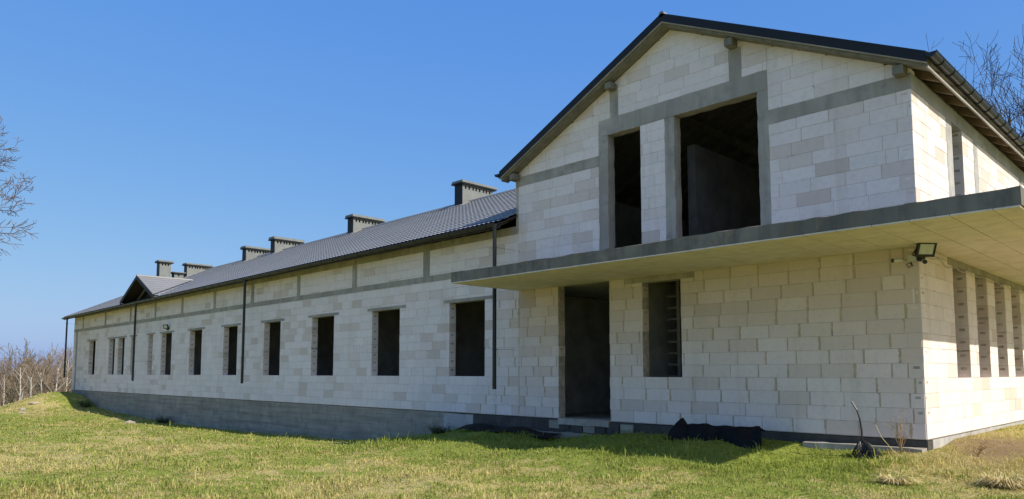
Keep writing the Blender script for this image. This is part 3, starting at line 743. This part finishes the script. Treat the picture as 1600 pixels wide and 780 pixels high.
# chimneys
def chimney(x1, y0, y1, width, zt, zc, nv):
    c = empty('chimney', (0, 0, 0)); c.parent = B
    x0 = x1 - width; zb = wroof(x1, y0) - 0.5
    # body with vent holes on the long side facing +x
    mb = MB(); n = nv; vh = 0.15; z1 = zt - 0.03; z0 = z1 - vh; pitch = (y1 - y0 - 0.16) / n
    ys = [y0]
    vents = []
    for i in range(n):
        a = y0 + 0.08 + pitch * (i + 0.5) - 0.045 + (0.03 if i in (n // 3 + 0, 2 * n // 3) and n > 4 else 0); vents.append((a, a + 0.09))
    edges = [y0] + [e for v_ in vents for e in v_] + [y1]
    mb.quad([(x1, y0, zb), (x1, y1, zb), (x1, y1, z0), (x1, y0, z0)]); mb.quad([(x1, y0, z1), (x1, y1, z1), (x1, y1, zt), (x1, y0, zt)])
    for i in range(0, len(edges), 2): mb.quad([(x1, edges[i], z0), (x1, edges[i + 1], z0), (x1, edges[i + 1], z1), (x1, edges[i], z1)])
    for a, b in vents:
        d = 0.1
        mb.quad([(x1, a, z0), (x1, b, z0), (x1 - d, b, z0), (x1 - d, a, z0)]); mb.quad([(x1, a, z1), (x1 - d, a, z1), (x1 - d, b, z1), (x1, b, z1)])
        mb.quad([(x1, a, z0), (x1 - d, a, z0), (x1 - d, a, z1), (x1, a, z1)]); mb.quad([(x1, b, z0), (x1, b, z1), (x1 - d, b, z1), (x1 - d, b, z0)])
    mb.quad([(x0, y0, zb), (x0, y0, zt), (x0, y1, zt), (x0, y1, zb)])
    mb.quad([(x0, y1, zb), (x0, y1, zt), (x1, y1, zt), (x1, y1, zb)]); mb.quad([(x0, y0, zb), (x1, y0, zb), (x1, y0, zt), (x0, y0, zt)])
    mb.build('body', M['render'], c, fix=False)
    for a, b in vents:
        v_ = MB(); v_.box(x1 - 0.12, x1 - 0.09, a - 0.004, b + 0.004, z0 - 0.004, z1 + 0.004); v_.build('vent', M['black'], c)
    cl = MB(); cl.box(x0 - 0.012, x1 + 0.012, y0 - 0.02, y0 - 0.002, zb, zt - 0.002); cl.build('cladding', M['trim'], c)
    cap = MB(); cap.box(x0 - 0.11, x1 + 0.11, y0 - 0.13, y1 + 0.13, zt, zt + 0.05); cp = cap.build('cap', M['trim'], c)
    ct = MB(); ct.box(x0 - 0.09, x1 + 0.13, y0 - 0.11, y1 + 0.14, zt + 0.052, zc); ct.build('cap_slab', M['render'], cp)
    fl = MB()
    fl.prism([(y0 - 0.16, wroof(x1, y0 - 0.16) + 0.03), (y0 - 0.16, wroof(x1, y0 - 0.16) + 0.06), (6, wroof(x1, 6) + 0.07), (6, wroof(x1, 6) + 0.03)], 0, x0 - 0.35, x1 + 0.12)
    fl.build('flashing', M['tile'], c)
chimney(-18.2, 5.62, 7.30, 0.45, 8.74, 8.88, 8)
chimney(-26.05, 5.50, 7.10, 0.45, 8.53, 8.69, 8)
chimney(-34.0, 5.50, 7.10, 0.45, 8.50, 8.68, 8)
chimney(-37.15, 5.30, 6.85, 0.45, 8.36, 8.52, 8)
chimney(-44.6, 4.75, 6.25, 0.45, 8.12, 8.26, 8)
chimney(-44.9, 3.15, 3.85, 0.45, 8.16, 8.30, 3)
chimney(-44.7, 4.0, 4.55, 0.40, 7.52, 7.62, 1)

# ---- roof of the gabled end
gr = empty('gable_roof', (0, 0, 0)); gr.parent = B
OV = -0.30; XE_R, XE_L = 0.34, -9.82; YB = DEPTH + 0.3
for sgn, xe in ((1, XE_R), (-1, XE_L)):
    upg = Vector((-sgn, 0, GS)).normalized(); nn = Vector((sgn * GS, 0, 1)).normalized()
    tile_sheet('tile_sheet', (xe, OV + 0.01, gtop(xe) - 0.03), (0, 1, 0), upg, nn, YB - OV, abs(xe - AP_X) / abs(upg.x), pitch=0.37, seg=4, parent=gr)
    mb = MB(); mb.prism([(xe, gtop(xe) - 0.075), (AP_X, AP_Z - 0.075), (AP_X, AP_Z - 0.10), (xe, gtop(xe) - 0.10)], 1, OV + 0.03, YB - 0.03); mb.build('roof_deck', M['oldwood'], gr)
    mb = MB(); mb.prism([(xe, gtop(xe) - 0.165), (AP_X, AP_Z - 0.165), (AP_X, AP_Z + 0.02), (xe, gtop(xe) + 0.02)], 1, OV - 0.03, OV); mb.build('verge_board', M['trim'], gr)
    mb = MB(); mb.prism([(xe, gtop(xe) - 0.185), (AP_X, AP_Z - 0.185), (AP_X, AP_Z - 0.167), (xe, gtop(xe) - 0.167)], 1, OV - 0.026, OV + 0.02); mb.build('drip_edge', M['concrete'], gr)
    # verge rafter and soffit against the gable wall
    mb = MB(); mb.prism([(xe - sgn * 0.02, gtop(xe) - 0.235), (AP_X, AP_Z - 0.235), (AP_X, AP_Z - 0.10), (xe - sgn * 0.02, gtop(xe) - 0.10)], 1, OV + 0.03, -0.012); mb.build('verge_soffit', M['oldwood'], gr)
    y = 0.55
    rm = MB(); rm.prism([(xe - sgn * 0.05, gtop(xe) - 0.24), (AP_X, AP_Z - 0.26), (AP_X, AP_Z - 0.10), (xe - sgn * 0.05, gtop(xe) - 0.10)], 1, -0.04, 0.04); rme2 = rm.mesh('rafter', M['wood'] if sgn > 0 else M['oldwood']); rm.fixnormals(rme2)
    while y < DEPTH:
        link('rafter', rme2, gr, (0, y, 0)); y += 0.85
mb = MB(); mb.tube([(AP_X, OV - 0.03, AP_Z + 0.0), (AP_X, YB, AP_Z + 0.0)], 0.07, 8); mb.build('ridge_cap', M['tile'], gr)
for x in (-9.44, -6.29, -3.24, -0.13):
    z = gtop(x) - 0.24; o = 0.0
    rough_bar('purlin', x - 0.085, x + 0.085, OV + 0.06, 8.0, z - 0.19, z - 0.002 - 0.085 * GS, M['oldwood'], gr, seg=0.5, j=0.003, axis=1)
# eave of the side: fascia, gutter, brackets
part('fascia_board', M['lightconc'], XE_R - 0.03, XE_R + 0.0, OV + 0.05, YB - 0.05, gtop(XE_R) - 0.235, gtop(XE_R) - 0.19, parent=gr)
gx = XE_R + 0.075
gut2 = gutter('gutter', (gx, OV - 0.05, gtop(XE_R) - 0.03), (gx, YB, gtop(XE_R) - 0.03), 0.085, (1, 0, 0), M['gutter'], B)
b2 = MB(); b2.tube([(0.09 * math.cos(math.pi * k / 8 + math.pi), 0, 0.09 * math.sin(math.pi * k / 8 + math.pi)) for k in range(9)], 0.011, 4); b2me = b2.mesh('gutter_bracket', M['trim'])
y = 0.1
while y < YB:
    link('gutter_bracket', b2me, gut2, (gx, y, gtop(XE_R) - 0.03)); y += 0.62
gutter('gutter', (XE_L - 0.075, OV - 0.05, gtop(XE_L) - 0.04), (XE_L - 0.075, 2.0, gtop(XE_L) - 0.04), 0.08, (-1, 0, 0), M['gutter'], B)
part('cable_run', M['cable'], 0.008, 0.014, 0.2, 1.6, 3.14, 3.15)

# ------------------------------------------------------------------ fittings on the walls
def floodlight(name, loc, rotz, tilt, sc, label):
    e = empty(name, loc); tag(e, label, 'floodlight')
    R_ = Matrix.Rotation(rotz, 4, 'Z') @ Matrix.Rotation(tilt, 4, 'X')
    def P(mb, nm, m, par=e):
        mb.v = [tuple((R_ @ Vector(v)) * sc) for v in mb.v]; return mb.build(nm, m, par)
    h = MB()                                        # housing facing -y: frame around the glass, ribbed back
    h.box(-.15, .15, -.02, .03, -.12, .12)
    for z0, z1, x0, x1 in ((.09, .125, -.155, .155), (-.125, -.085, -.155, .155), (-.085, .09, -.155, -.12), (-.085, .09, .12, .155)): h.box(x0, x1, -.035, -.02, z0, z1)
    for k in range(7): h.box(-.13 + k * .04, -.122 + k * .04, .03, .05, -.1, .1)
    P(h, 'housing', M['black'])
    g = MB(); g.box(-.118, .118, -.028, -.0215, -.083, .088); P(g, 'lens', M['glass'])
    b = MB(); b.tube([(-.16, 0, 0), (-.16, .06, -.12), (0, .08, -.17), (.16, .06, -.12), (.16, 0, 0)], .011, 5); b.box(-.05, .05, .03, .1, -.22, -.13); P(b, 'bracket', M['black'])
    return e
floodlight('floodlight', (0.16, -0.20, 3.13), rad(48), rad(24), 1.0, 'black square floodlight on the building corner under the canopy')
floodlight('floodlight', (-33.9, -0.16, 3.40), rad(25), rad(20), 0.9, 'small dark floodlight above a window of the long wing')
def bullet(name, loc, d, label):
    e = empty(name, loc); tag(e, label, 'camera', 'security cameras at the building corner'); d = Vector(d).normalized(); p = Vector((0, 0, 0))
    mb = MB(); mb.tube([p, p + d * 0.13], [0.032, 0.034], 10); mb.build('body', M['white'], e)
    mb = MB(); mb.tube([p + d * 0.131, p + d * 0.155], [0.036, 0.036], 10); mb.build('lens_hood', M['black'], e)
    return e
c1 = bullet('security_camera', (-0.24, -0.10, 3.0), (-0.8, -0.6, -0.05), 'white bullet security camera on the shaded front wall')
mb = MB(); mb.tube([(0, 0, 0), (0.02, 0.10, 0.0)], 0.02, 6); mb.build('mount', M['white'], c1)
c2 = bullet('security_camera', (0.09, -0.10, 2.96), (0.4, -0.85, -0.3), 'small security camera hanging below the corner floodlight')
mb = MB(); mb.tube([(0, 0, 0), (-0.03, 0.08, 0.08)], 0.018, 6); mb.build('mount', M['white'], c2)
jb = MB(); jb.box(-.05, .05, -.05, 0, -.05, .05); jo = jb.build('junction_box', M['white'], loc=None); jo.location = (-0.09, -0.01, 3.02)
mb = MB(); mb.box(-.056, .056, -.062, -.051, -.056, .056); o = mb.build('lid', M['white'], jo)
tag(jo, 'white plastic junction box beside the corner floodlight', 'junction box')
mb = MB(); pts = []
for k in range(41):
    t_ = k / 40; y = 0.05 + 9 * t_; pts.append((0.02 + 0.012 * math.sin(k * 1.7), y, 3.09 - 0.06 * abs(math.sin(k * 0.7)) + (0.04 if k < 6 else 0)))
mb.tube(pts, 0.008, 5); co = mb.build('wall_cable', M['cable']); tag(co, 'thin pale cable strung along the side wall under the canopy', 'cable')
mb = MB(); mb.tube([(-0.12, -0.02, 2.98), (-0.10, -0.03, 2.90), (-0.16, -0.03, 2.87), (-0.19, -0.03, 2.93), (-0.13, -0.035, 2.95), (-0.09, -0.03, 2.89)], 0.007, 5)
co = mb.build('cable_coil', M['black']); tag(co, 'small coil of cable below the junction box', 'cable')

# ------------------------------------------------------------------ things on the ground
def cloth_heap(name, pts_fn, nu, nv, m, label, cat):
    mb = MB(); g = [[pts_fn(i / nu, j / nv) for i in range(nu + 1)] for j in range(nv + 1)]
    vs_ = [p for r in g for p in r]; mb.v = [tuple(p) for p in vs_]
    for j in range(nv):
        for i in range(nu): a = j * (nu + 1) + i; mb.f.append((a, a + 1, a + nu + 2, a + nu + 1)); mb.t.append(0)
    o = mb.build(name, m); sm = o.modifiers.new('thick', 'SOLIDIFY'); sm.thickness = 0.012; return tag(o, label, cat)
def foil_a(u, v):        # crumpled sheet leaning on the plinth, folded over along its top
    x = -3.98 + 1.36 * u + 0.10 * v * (u - 0.5) * 2; hgt = 0.24 - 0.03 * u
    h = math.sin(min(v / 0.62, 1) * math.pi / 2) * (0.24 + 0.165 + 0.016 * math.sin(u * 9) + 0.012 * math.sin(u * 27)) if v < 0.62 else (0.405 - 0.10 * (v - 0.62))
    spread = (1 - min(v / 0.62, 1)) * 0.22
    x += (u - 0.5) * 2 * spread
    y = -0.95 + 0.42 * v + 0.035 * math.sin(u * 13 + v * 4) + 0.02 * math.sin(u * 31)
    return (x, y, -0.30 + h + 0.012 * math.sin(u * 17 + v * 7))
cloth_heap('membrane_heap', foil_a, 26, 12, M['foil'], 'wide crumpled black membrane heap against the front wall', 'membrane')
def foil_b(u, v):
    top = 0.54 * max(0.05, (1 - abs(u - 0.42) / 0.58)) ** 0.9
    h = top * math.sin(min(v / 0.7, 1) * math.pi / 2)
    return (-4.50 + 0.72 * u, -0.98 + 0.36 * v + 0.03 * math.sin(u * 11 + v * 5), -0.34 + h * 1.03)
cloth_heap('membrane_scrap', foil_b, 14, 10, M['foil'], 'smaller pointed scrap of black membrane beside the wide heap', 'membrane')
def foil_c(u, v):
    x = -10.9 + 3.2 * u; z = gz1(x, -0.55) + 0.05 + (0.12 - 0.06 * u) * math.sin(v * math.pi / 2) + 0.03 * math.sin(u * 14)
    return (x, -0.85 + 0.55 * v + 0.03 * math.sin(u * 21), z)
cloth_heap('membrane_strip', foil_c, 28, 6, M['foil'], 'long strip of black membrane lying at the wall left of the doorway', 'membrane')
# net bundle with a bent rod
nb = empty('net_bundle', (-0.80, -0.62, gz1(-0.80, -0.62))); tag(nb, 'black plastic net cone with a bent cable rising from it', 'net bundle')
mb = MB()
for k in range(22):
    a0 = 2 * math.pi * k / 22
    for s in (1, -1):
        pts = []
        for i in range(8):
            t_ = i / 7; r = 0.05 + 0.21 * t_ ** 0.8; a = a0 + s * 0.9 * t_; pts.append((r * math.cos(a) + 0.07 * t_, r * 0.8 * math.sin(a), 0.235 - 0.235 * t_ + 0.012 * math.sin(a * 5)))
        mb.tube(pts, 0.0065, 4)
mb.build('net', M['black'], nb)
mb = MB(); mb.tube([(0.11, 0.0, 0.0), (0.10, 0.0, 0.08), (0.03, 0.0, 0.20), (0.0, 0, 0.24)], [0.15, 0.13, 0.06, 0.05], 10); mb.build('core', M['foil'], nb)
mb = MB(); mb.tube([(0.0, 0, 0.2), (-0.005, 0, 0.42), (-0.03, 0.0, 0.62), (-0.07, 0.0, 0.76), (-0.15, 0.0, 0.90)], 0.014, 7); mb.build('cable', M['black'], nb)
def weed(name, x, y, stems, hgt, spread, label, bend=0.3):
    e = empty(name, (x, y, gz1(x, y))); tag(e, label, 'weed')
    for k in range(stems):
        mb = MB(); a = random.uniform(0, 6.28); s = spread * random.uniform(0.4, 1); h_ = hgt * random.uniform(0.5, 1)
        pts = [(s * math.cos(a) * t_ ** 1.5, s * 0.5 * math.sin(a) * t_ ** 1.5, h_ * t_ - bend * 0.2 * t_ ** 3) for t_ in (0, .25, .5, .75, 1)]
        mb.tube(pts, [.0045, .004, .0035, .003, .002], 4)
        for q in range(7):
            b0 = Vector(pts[2 + q % 3]); mb.tube([b0, b0 + Vector((random.uniform(-.09, .09), random.uniform(-.07, .07), random.uniform(.01, .11)))], [.003, .0018], 3)
        mb.build('stem', M['weed'], e)
weed('dry_weed', -0.28, -0.42, 9, 0.80, 0.22, 'dry branching brown weed at the building corner')
e = empty('dry_stalk', (-0.35, -0.75, gz1(-0.35, -0.75))); tag(e, 'single curved straw stalk leaning beside the net cone', 'weed')
mb = MB(); mb.tube([(0.25, 0, 0), (0.08, 0, 0.10), (-0.10, 0, 0.32), (-0.19, 0, 0.52)], [.006, .0055, .005, .004], 5); mb.build('stem', M['straw'], e)
mb = MB()
for q in range(10): b0 = Vector((-0.19, 0, 0.50 + 0.012 * q)); mb.tube([b0, b0 + Vector((random.uniform(-.04, .04), random.uniform(-.04, .04), 0.04))], [.004, .002], 3)
mb.build('seed_head', M['weed'], e)
weed('dry_weed', 0.65, 0.25, 7, 0.28, 0.25, 'low clump of russet dead weed beside the side wall')

def stone(x, y, r, label, flat=0.6, m='stone'):
    bm = bmesh.new(); bmesh.ops.create_icosphere(bm, subdivisions=2, radius=1)
    for v in bm.verts:
        k = 1 + random.uniform(-.2, .2); v.co = Vector((v.co.x * r * k * 1.4, v.co.y * r * k, v.co.z * r * flat * k))
    me = bpy.data.meshes.new('stone'); bm.to_mesh(me); bm.free(); me.materials.append(M[m])
    o = link('stone', me, None, (x, y, gz1(x, y) + r * flat * 0.35), (0, 0, random.uniform(0, 6))); tag(o, label, 'stone', 'stones lying in the grass')
stone(-47.6, -2.7, 0.22, 'broad pale stone on top of the spoil heap', 0.35)
stone(-46.3, -3.6, 0.17, 'small pale stone half way down the side of the spoil heap'); stone(-44.6, -3.9, 0.13, 'pale stone at the foot of the spoil heap')
stone(-34.0, -1.6, 0.24, 'tan stone lying in the grass before the plinth', 0.5)

# tussocks of dead grass
def tussock(x, y, r, n, label, m='straw'):
    e = MB(); z0 = gz1(x, y)
    for k in range(n):
        a = random.uniform(0, 6.283); q = r * 0.5 * math.sqrt(random.random()); L = r * random.uniform(0.6, 1.5); lean = random.uniform(0.7, 1.35)
        bx, by = q * math.cos(a), q * math.sin(a); da = a + random.uniform(-.6, .6) if k % 3 else random.gauss(3.4, 0.5); L *= random.uniform(0.5, 1.5); bx *= 1.9; wd = random.uniform(0.003, 0.006)
        px, py = -math.sin(da) * wd, math.cos(da) * wd
        p1 = (bx + math.cos(da) * L * lean * .4, by + math.sin(da) * L * lean * .4, L * .42); p2 = (bx + math.cos(da) * L * lean, by + math.sin(da) * L * lean, L * max(0.05, 0.75 - 0.5 * lean))
        e.quad([(bx - px, by - py, -0.02), (bx + px, by + py, -0.02), (p1[0] + px, p1[1] + py, p1[2]), (p1[0] - px, p1[1] - py, p1[2])])
        e.quad([(p1[0] - px, p1[1] - py, p1[2]), (p1[0] + px, p1[1] + py, p1[2]), p2])
    o = e.build('grass_tussock', M[m], fix=False); o.location = (x, y, z0); tag(o, label, 'grass tussock')
def at_depth(px, dep):
    lat = (px - 800) / 1142 * dep; return (CAM_LOC[0] + H.x * dep + RT.x * lat, CAM_LOC[1] + H.y * dep + RT.y * lat)
tussock(*at_depth(1390, 9.9), 0.15, 420, 'straw tussock in the lawn in front of the net cone')
tussock(*at_depth(1560, 9.5), 0.19, 520, 'large dead straw tussock before the sunlit side wall')

M['darkweed'] = simple('dark_weed', (0.05, 0.062, 0.022), 0.9, 0.2, var=0.3, sc=6)
tussock(-33.2, -0.35, 0.42, 260, 'dark weed clump at the foot of the long plinth', 'darkweed')
tussock(-12.0, -0.45, 0.30, 260, 'dark weed clump beside the pale plinth patch', 'darkweed')
tussock(-45.6, -0.5, 0.5, 260, 'dark weed clump between the spoil heap and the plinth', 'darkweed')
# ------------------------------------------------------------------ trees
def grow_tree(seed, base, height, r0, spread, levels, fork, up_bias, twig_r, start=0.35, sides=5, kids=(5, 5, 5, 4), len_k=(0.5, 0.55, 0.5, 0.45), lean=(0, 0), wig=0.18, limbs=()):
    rnd = random.Random(seed); T_, C_ = MB(), MB()
    def branch(p, d, L, r, lev):
        n = 6 if lev == 0 else (5 if lev < 2 else (4 if lev < 3 else 3)); pts = [p.copy()]; rr = [r]; dd = d.copy()
        for i in range(n):
            dd = (dd + Vector((rnd.uniform(-1, 1), rnd.uniform(-1, 1), rnd.uniform(-.6, 1) * 0.8)) * wig * (0.5 if lev == 0 else 1.4) + Vector((0, 0, up_bias * (0.2 if lev else 0)))).normalized()
            p = p + dd * (L / n); pts.append(p.copy()); rr.append(max(twig_r, r * (1 - 0.80 * (i + 1) / n)) if lev else r * (1 - 0.62 * (i + 1) / n))
        (T_ if lev < 2 else C_).tube(pts, rr, sides if lev == 0 else (4 if lev == 1 else 3), cap=False)
        if lev >= levels: return
        kc = kids[min(lev, len(kids) - 1)]
        for k in range(kc):
            t_ = (start + (1 - start) * (k + rnd.random()) / kc) if lev == 0 else (0.22 + 0.78 * (k + rnd.random()) / kc)
            i = min(int(t_ * n), n - 1); f = t_ * n - i; q = pts[i].lerp(pts[i + 1], f); rq = rr[i] * (1 - f) + rr[i + 1] * f
            tan = (pts[i + 1] - pts[i]).normalized(); a = rnd.uniform(0, 6.283) if lev else (k * 2.4 + rnd.uniform(-.5, .5))
            u = tan.cross(Vector((0.3, 0.2, 1)) if abs(tan.z) < .9 else Vector((1, 0, 0))).normalized(); v = tan.cross(u)
            an = rnd.uniform(*fork); nd = (tan * math.cos(an) + (u * math.cos(a) + v * math.sin(a)) * math.sin(an)).normalized()
            branch(q, nd, L * len_k[min(lev, len(len_k) - 1)] * rnd.uniform(0.7, 1.25) * (spread if lev == 0 else 1), max(twig_r, rq * 0.62), lev + 1)
    branch(Vector((0, 0, -0.3)), Vector((lean[0], lean[1], 1)).normalized(), height * 0.8, r0, 0)
    for z_, d_, L_, r_ in limbs: branch(Vector((0, 0, z_)), Vector(d_).normalized(), L_, r_, 1)      # big side limbs
    return T_, C_
def tree(name, loc, label, mt, mc, group=None, **kw):
    e = empty(name, loc); tag(e, label, 'tree', group)
    T_, C_ = grow_tree(base=loc, **kw)
    T_.build('trunk', mt, e, fix=False, smooth=True); C_.build('crown', mc, e, fix=False); return e
x, y = at_depth(-274, 42)
tree('bare_oak', (x, y, gz1(x, y)), 'bare spreading tree with dense reddish twigs at the edge of the lawn', M['bark'], M['twig'], seed=31, height=19.0, r0=0.42, spread=0.62, levels=5, fork=(0.5, 1.05), up_bias=0.03, twig_r=0.015, start=0.5, kids=(11, 10, 7, 6, 4), len_k=(0.5, 0.40, 0.46, 0.46, 0.5),
     limbs=[(9.0, (RT.x, RT.y, 0.50), 8.2, 0.16), (8.5, (RT.x + .1, RT.y, 0.24), 7.8, 0.15), (9.9, (RT.x, RT.y + .15, 0.62), 8.0, 0.14), (7.2, (-RT.x, -RT.y, 0.5), 7.0, 0.15), (7.9, (H.x, H.y, 0.6), 7.0, 0.15), (7.0, (-H.x, -H.y, 0.5), 7.0, 0.15)])
x, y = at_depth(1578, 36)
tree('bare_tree', (x, y, gz1(x, y)), 'open bare tree with dark crooked limbs behind the gabled roof', M['twig2'], M['twig2'], seed=5, height=17.6, r0=0.36, spread=1.05, levels=4, fork=(0.45, 0.95), up_bias=0.25, twig_r=0.011, start=0.45, kids=(13, 6, 5, 4), len_k=(0.5, 0.5, 0.46, 0.45))
# birch wood beyond the end of the wing
NB = 0
for k, (px, dep, hgt, ln) in enumerate([(8, 112, 11, (0, 0)), (30, 104, 12.5, (.12, .08)), (40, 118, 12, (.02, 0)), (48, 100, 10.5, (0, .05)), (58, 125, 13, (-.05, 0)), (66, 108, 12, (.06, .05)), (78, 116, 13.5, (0, 0)), (86, 105, 12.5, (.03, 0)), (95, 122, 14, (0, 0)), (104, 110, 14, (.04, .03)), (112, 117, 14.5, (0, 0)), (-12, 107, 12, (0, 0)), (-30, 115, 12, (.05, 0)), (20, 126, 13, (0, 0))]):
    x, y = at_depth(px, dep)
    tree('birch_tree', (x, y, gz1(x, y)), 'slender pale birch standing in the bare wood past the wing', M['birch'], M['woodtwig2'], 'birches in the wood', seed=100 + k, height=hgt, r0=0.15 + 0.02 * (k % 3), spread=0.55, levels=3, fork=(0.35, 0.8), up_bias=0.2, twig_r=0.012, start=0.28, kids=(11, 6, 5), len_k=(0.38, 0.5, 0.45), lean=ln, wig=0.12)
x, y = at_depth(28, 97); e = empty('bent_birch', (x, y, gz1(x, y))); tag(e, 'pale birch bowed over in an arch at the edge of the wood', 'tree')
mb = MB(); mb.tube([(H.x * 0 + RT.x * (1.5 - 5 * t_), RT.y * (1.5 - 5 * t_), -0.3 + 4.3 * math.sin(min(t_ * 1.9, 1.75))) for t_ in [i / 10 for i in range(11)]], [0.12 - 0.008 * i for i in range(11)], 6); mb.build('trunk', M['birch'], e, smooth=True)
mb = MB(); rnd = random.Random(3)
proto = []
for k in range(16):
    _, C_ = grow_tree(seed=300 + k, base=None, height=rnd.uniform(8, 13), r0=0.10, spread=0.7, levels=3, fork=(0.35, 0.8), up_bias=0.25, twig_r=0.030, start=0.06, kids=(13, 5, 3), len_k=(0.4, 0.5, 0.5), wig=0.15); proto.append((_, C_))
V_, F_ = [], []; nV = 0
for k in range(185):
    px = rnd.uniform(-120, 150); dep = rnd.uniform(106, 165); x, y = at_depth(px, dep); z = gz1(x, y); a = rnd.uniform(0, 6.28); ca, sa = math.cos(a), math.sin(a); sc = rnd.uniform(0.75, 1.15)
    for mbx in proto[k % 16]:
        arr = np.array(mbx.v) * sc
        V_.append(np.stack([arr[:, 0] * ca - arr[:, 1] * sa + x, arr[:, 0] * sa + arr[:, 1] * ca + y, arr[:, 2] + z], -1)); F_.append(np.array(mbx.f) + nV); nV += len(arr)
def np_mesh(name, V, F, m):
    me = bpy.data.meshes.new(name); n, k = F.shape
    me.vertices.add(len(V)); me.vertices.foreach_set('co', V.astype(np.float32).ravel())
    me.loops.add(n * k); me.loops.foreach_set('vertex_index', F.astype(np.int32).ravel())
    me.polygons.add(n); me.polygons.foreach_set('loop_start', np.arange(0, n * k, k, dtype=np.int32)); me.polygons.foreach_set('loop_total', np.full(n, k, dtype=np.int32))
    me.materials.append(m); me.update(calc_edges=True); me.validate(); return me
o = link('bare_thicket', np_mesh('bare_thicket', np.concatenate(V_), np.concatenate(F_), M['woodtwig']))
tag(o, 'dense brown winter thicket between and behind the birches', 'wood', kind='stuff')

# ------------------------------------------------------------------ grass
def grass():
    N_ = 580000
    # sample along depth with density falling with distance, within the view wedge and a little beyond
    u = RNG.random(N_); dep = 6.5 * (58 / 6.5) ** (u ** 1.0)
    lat = (RNG.random(N_) * 2 - 1) * (0.80 * dep + 0.8)
    x = CAM_LOC[0] + H.x * dep + RT.x * lat; y = CAM_LOC[1] + H.y * dep + RT.y * lat
    # clump the blades
    cl = vnoise(x * 3.1, y * 3.1, 5) * 0.6 + vnoise(x * 9, y * 9, 6) * 0.4
    ok = (RNG.random(N_) < 0.25 + 1.1 * cl) & ~((x < 0.06) & (x > -51.1) & (y > -0.05)) & ~((x > -2.0) & (x < 0.0) & (y > -0.25)) & ~((x > -9.6) & (x < -2.2) & (y > -0.23))
    bare = soil(x, y) * 0.93 + 0.55 * np.clip((vnoise(x * 0.9 + 40, y * 0.9, 12) + 0.25 * vnoise(x * 4, y * 4, 13) - 0.86) / 0.15, 0, 1); ok &= RNG.random(N_) > bare
    x, y, dep = x[ok], y[ok], dep[ok]; n = len(x)
    z = gz(x, y); patch = 0.5 * vnoise(x * 0.8, y * 0.8, 8) + 0.9 * vnoise(x * 2.2, y * 2.2, 9) ** 2
    lush = np.exp(-((y + 2.0) / 1.6) ** 2) * (x > -13) * (x < 0)
    h = (0.020 + 0.046 * RNG.random(n) ** 2) * (0.5 + 0.6 * patch + 0.9 * patch ** 2) * (1 + 0.55 * lush) * (1 + 0.012 * dep)
    tall = RNG.random(n) < 0.016; h = np.where(tall, h * 2.3, h)
    flat = RNG.random(n) < 0.5                      # matted, lying blades
    wd = 0.0016 + 0.00045 * dep * (0.7 + 0.6 * RNG.random(n))
    a = RNG.random(n) * 6.283; lean = np.where(flat, 1.6 + 1.4 * RNG.random(n), 0.35 + 0.9 * RNG.random(n)); hz = np.where(flat, 0.35, 1.0)
    ca, sa = np.cos(a), np.sin(a); pa = a + 1.2 + RNG.random(n); cp, sp = np.cos(pa) * wd, np.sin(pa) * wd
    b = np.stack([x, y, z - 0.012], -1); off = np.stack([cp, sp, 0 * x], -1)
    m1 = b + np.stack([ca * h * lean * .35, sa * h * lean * .35, h * .62 * hz + .012], -1); tip = b + np.stack([ca * h * lean, sa * h * lean, h * hz * (1.05 - 0.35 * np.clip(lean, 0, 1.4)) + .012], -1)
    V = np.stack([b - off, b + off, m1 + off * .75, m1 - off * .75, tip], 1).reshape(-1, 3)
    i = np.arange(n) * 5
    F = np.concatenate([np.stack([i, i + 1, i + 2], -1), np.stack([i, i + 2, i + 3], -1), np.stack([i + 3, i + 2, i + 4], -1)])
    me = np_mesh('lawn_grass', V, F, M['blade'])
    d = dryness(x, y) + np.where(flat, 0.22, -0.06) + RNG.normal(0, 0.10, n) - 0.15 * lush
    at = me.attributes.new('dry', 'FLOAT', 'POINT'); at.data.foreach_set('value', np.repeat(d, 5).astype(np.float32))
    o = link('lawn_grass', me); tag(o, 'short patchy green and straw coloured grass of the lawn', 'grass', kind='stuff')
grass()
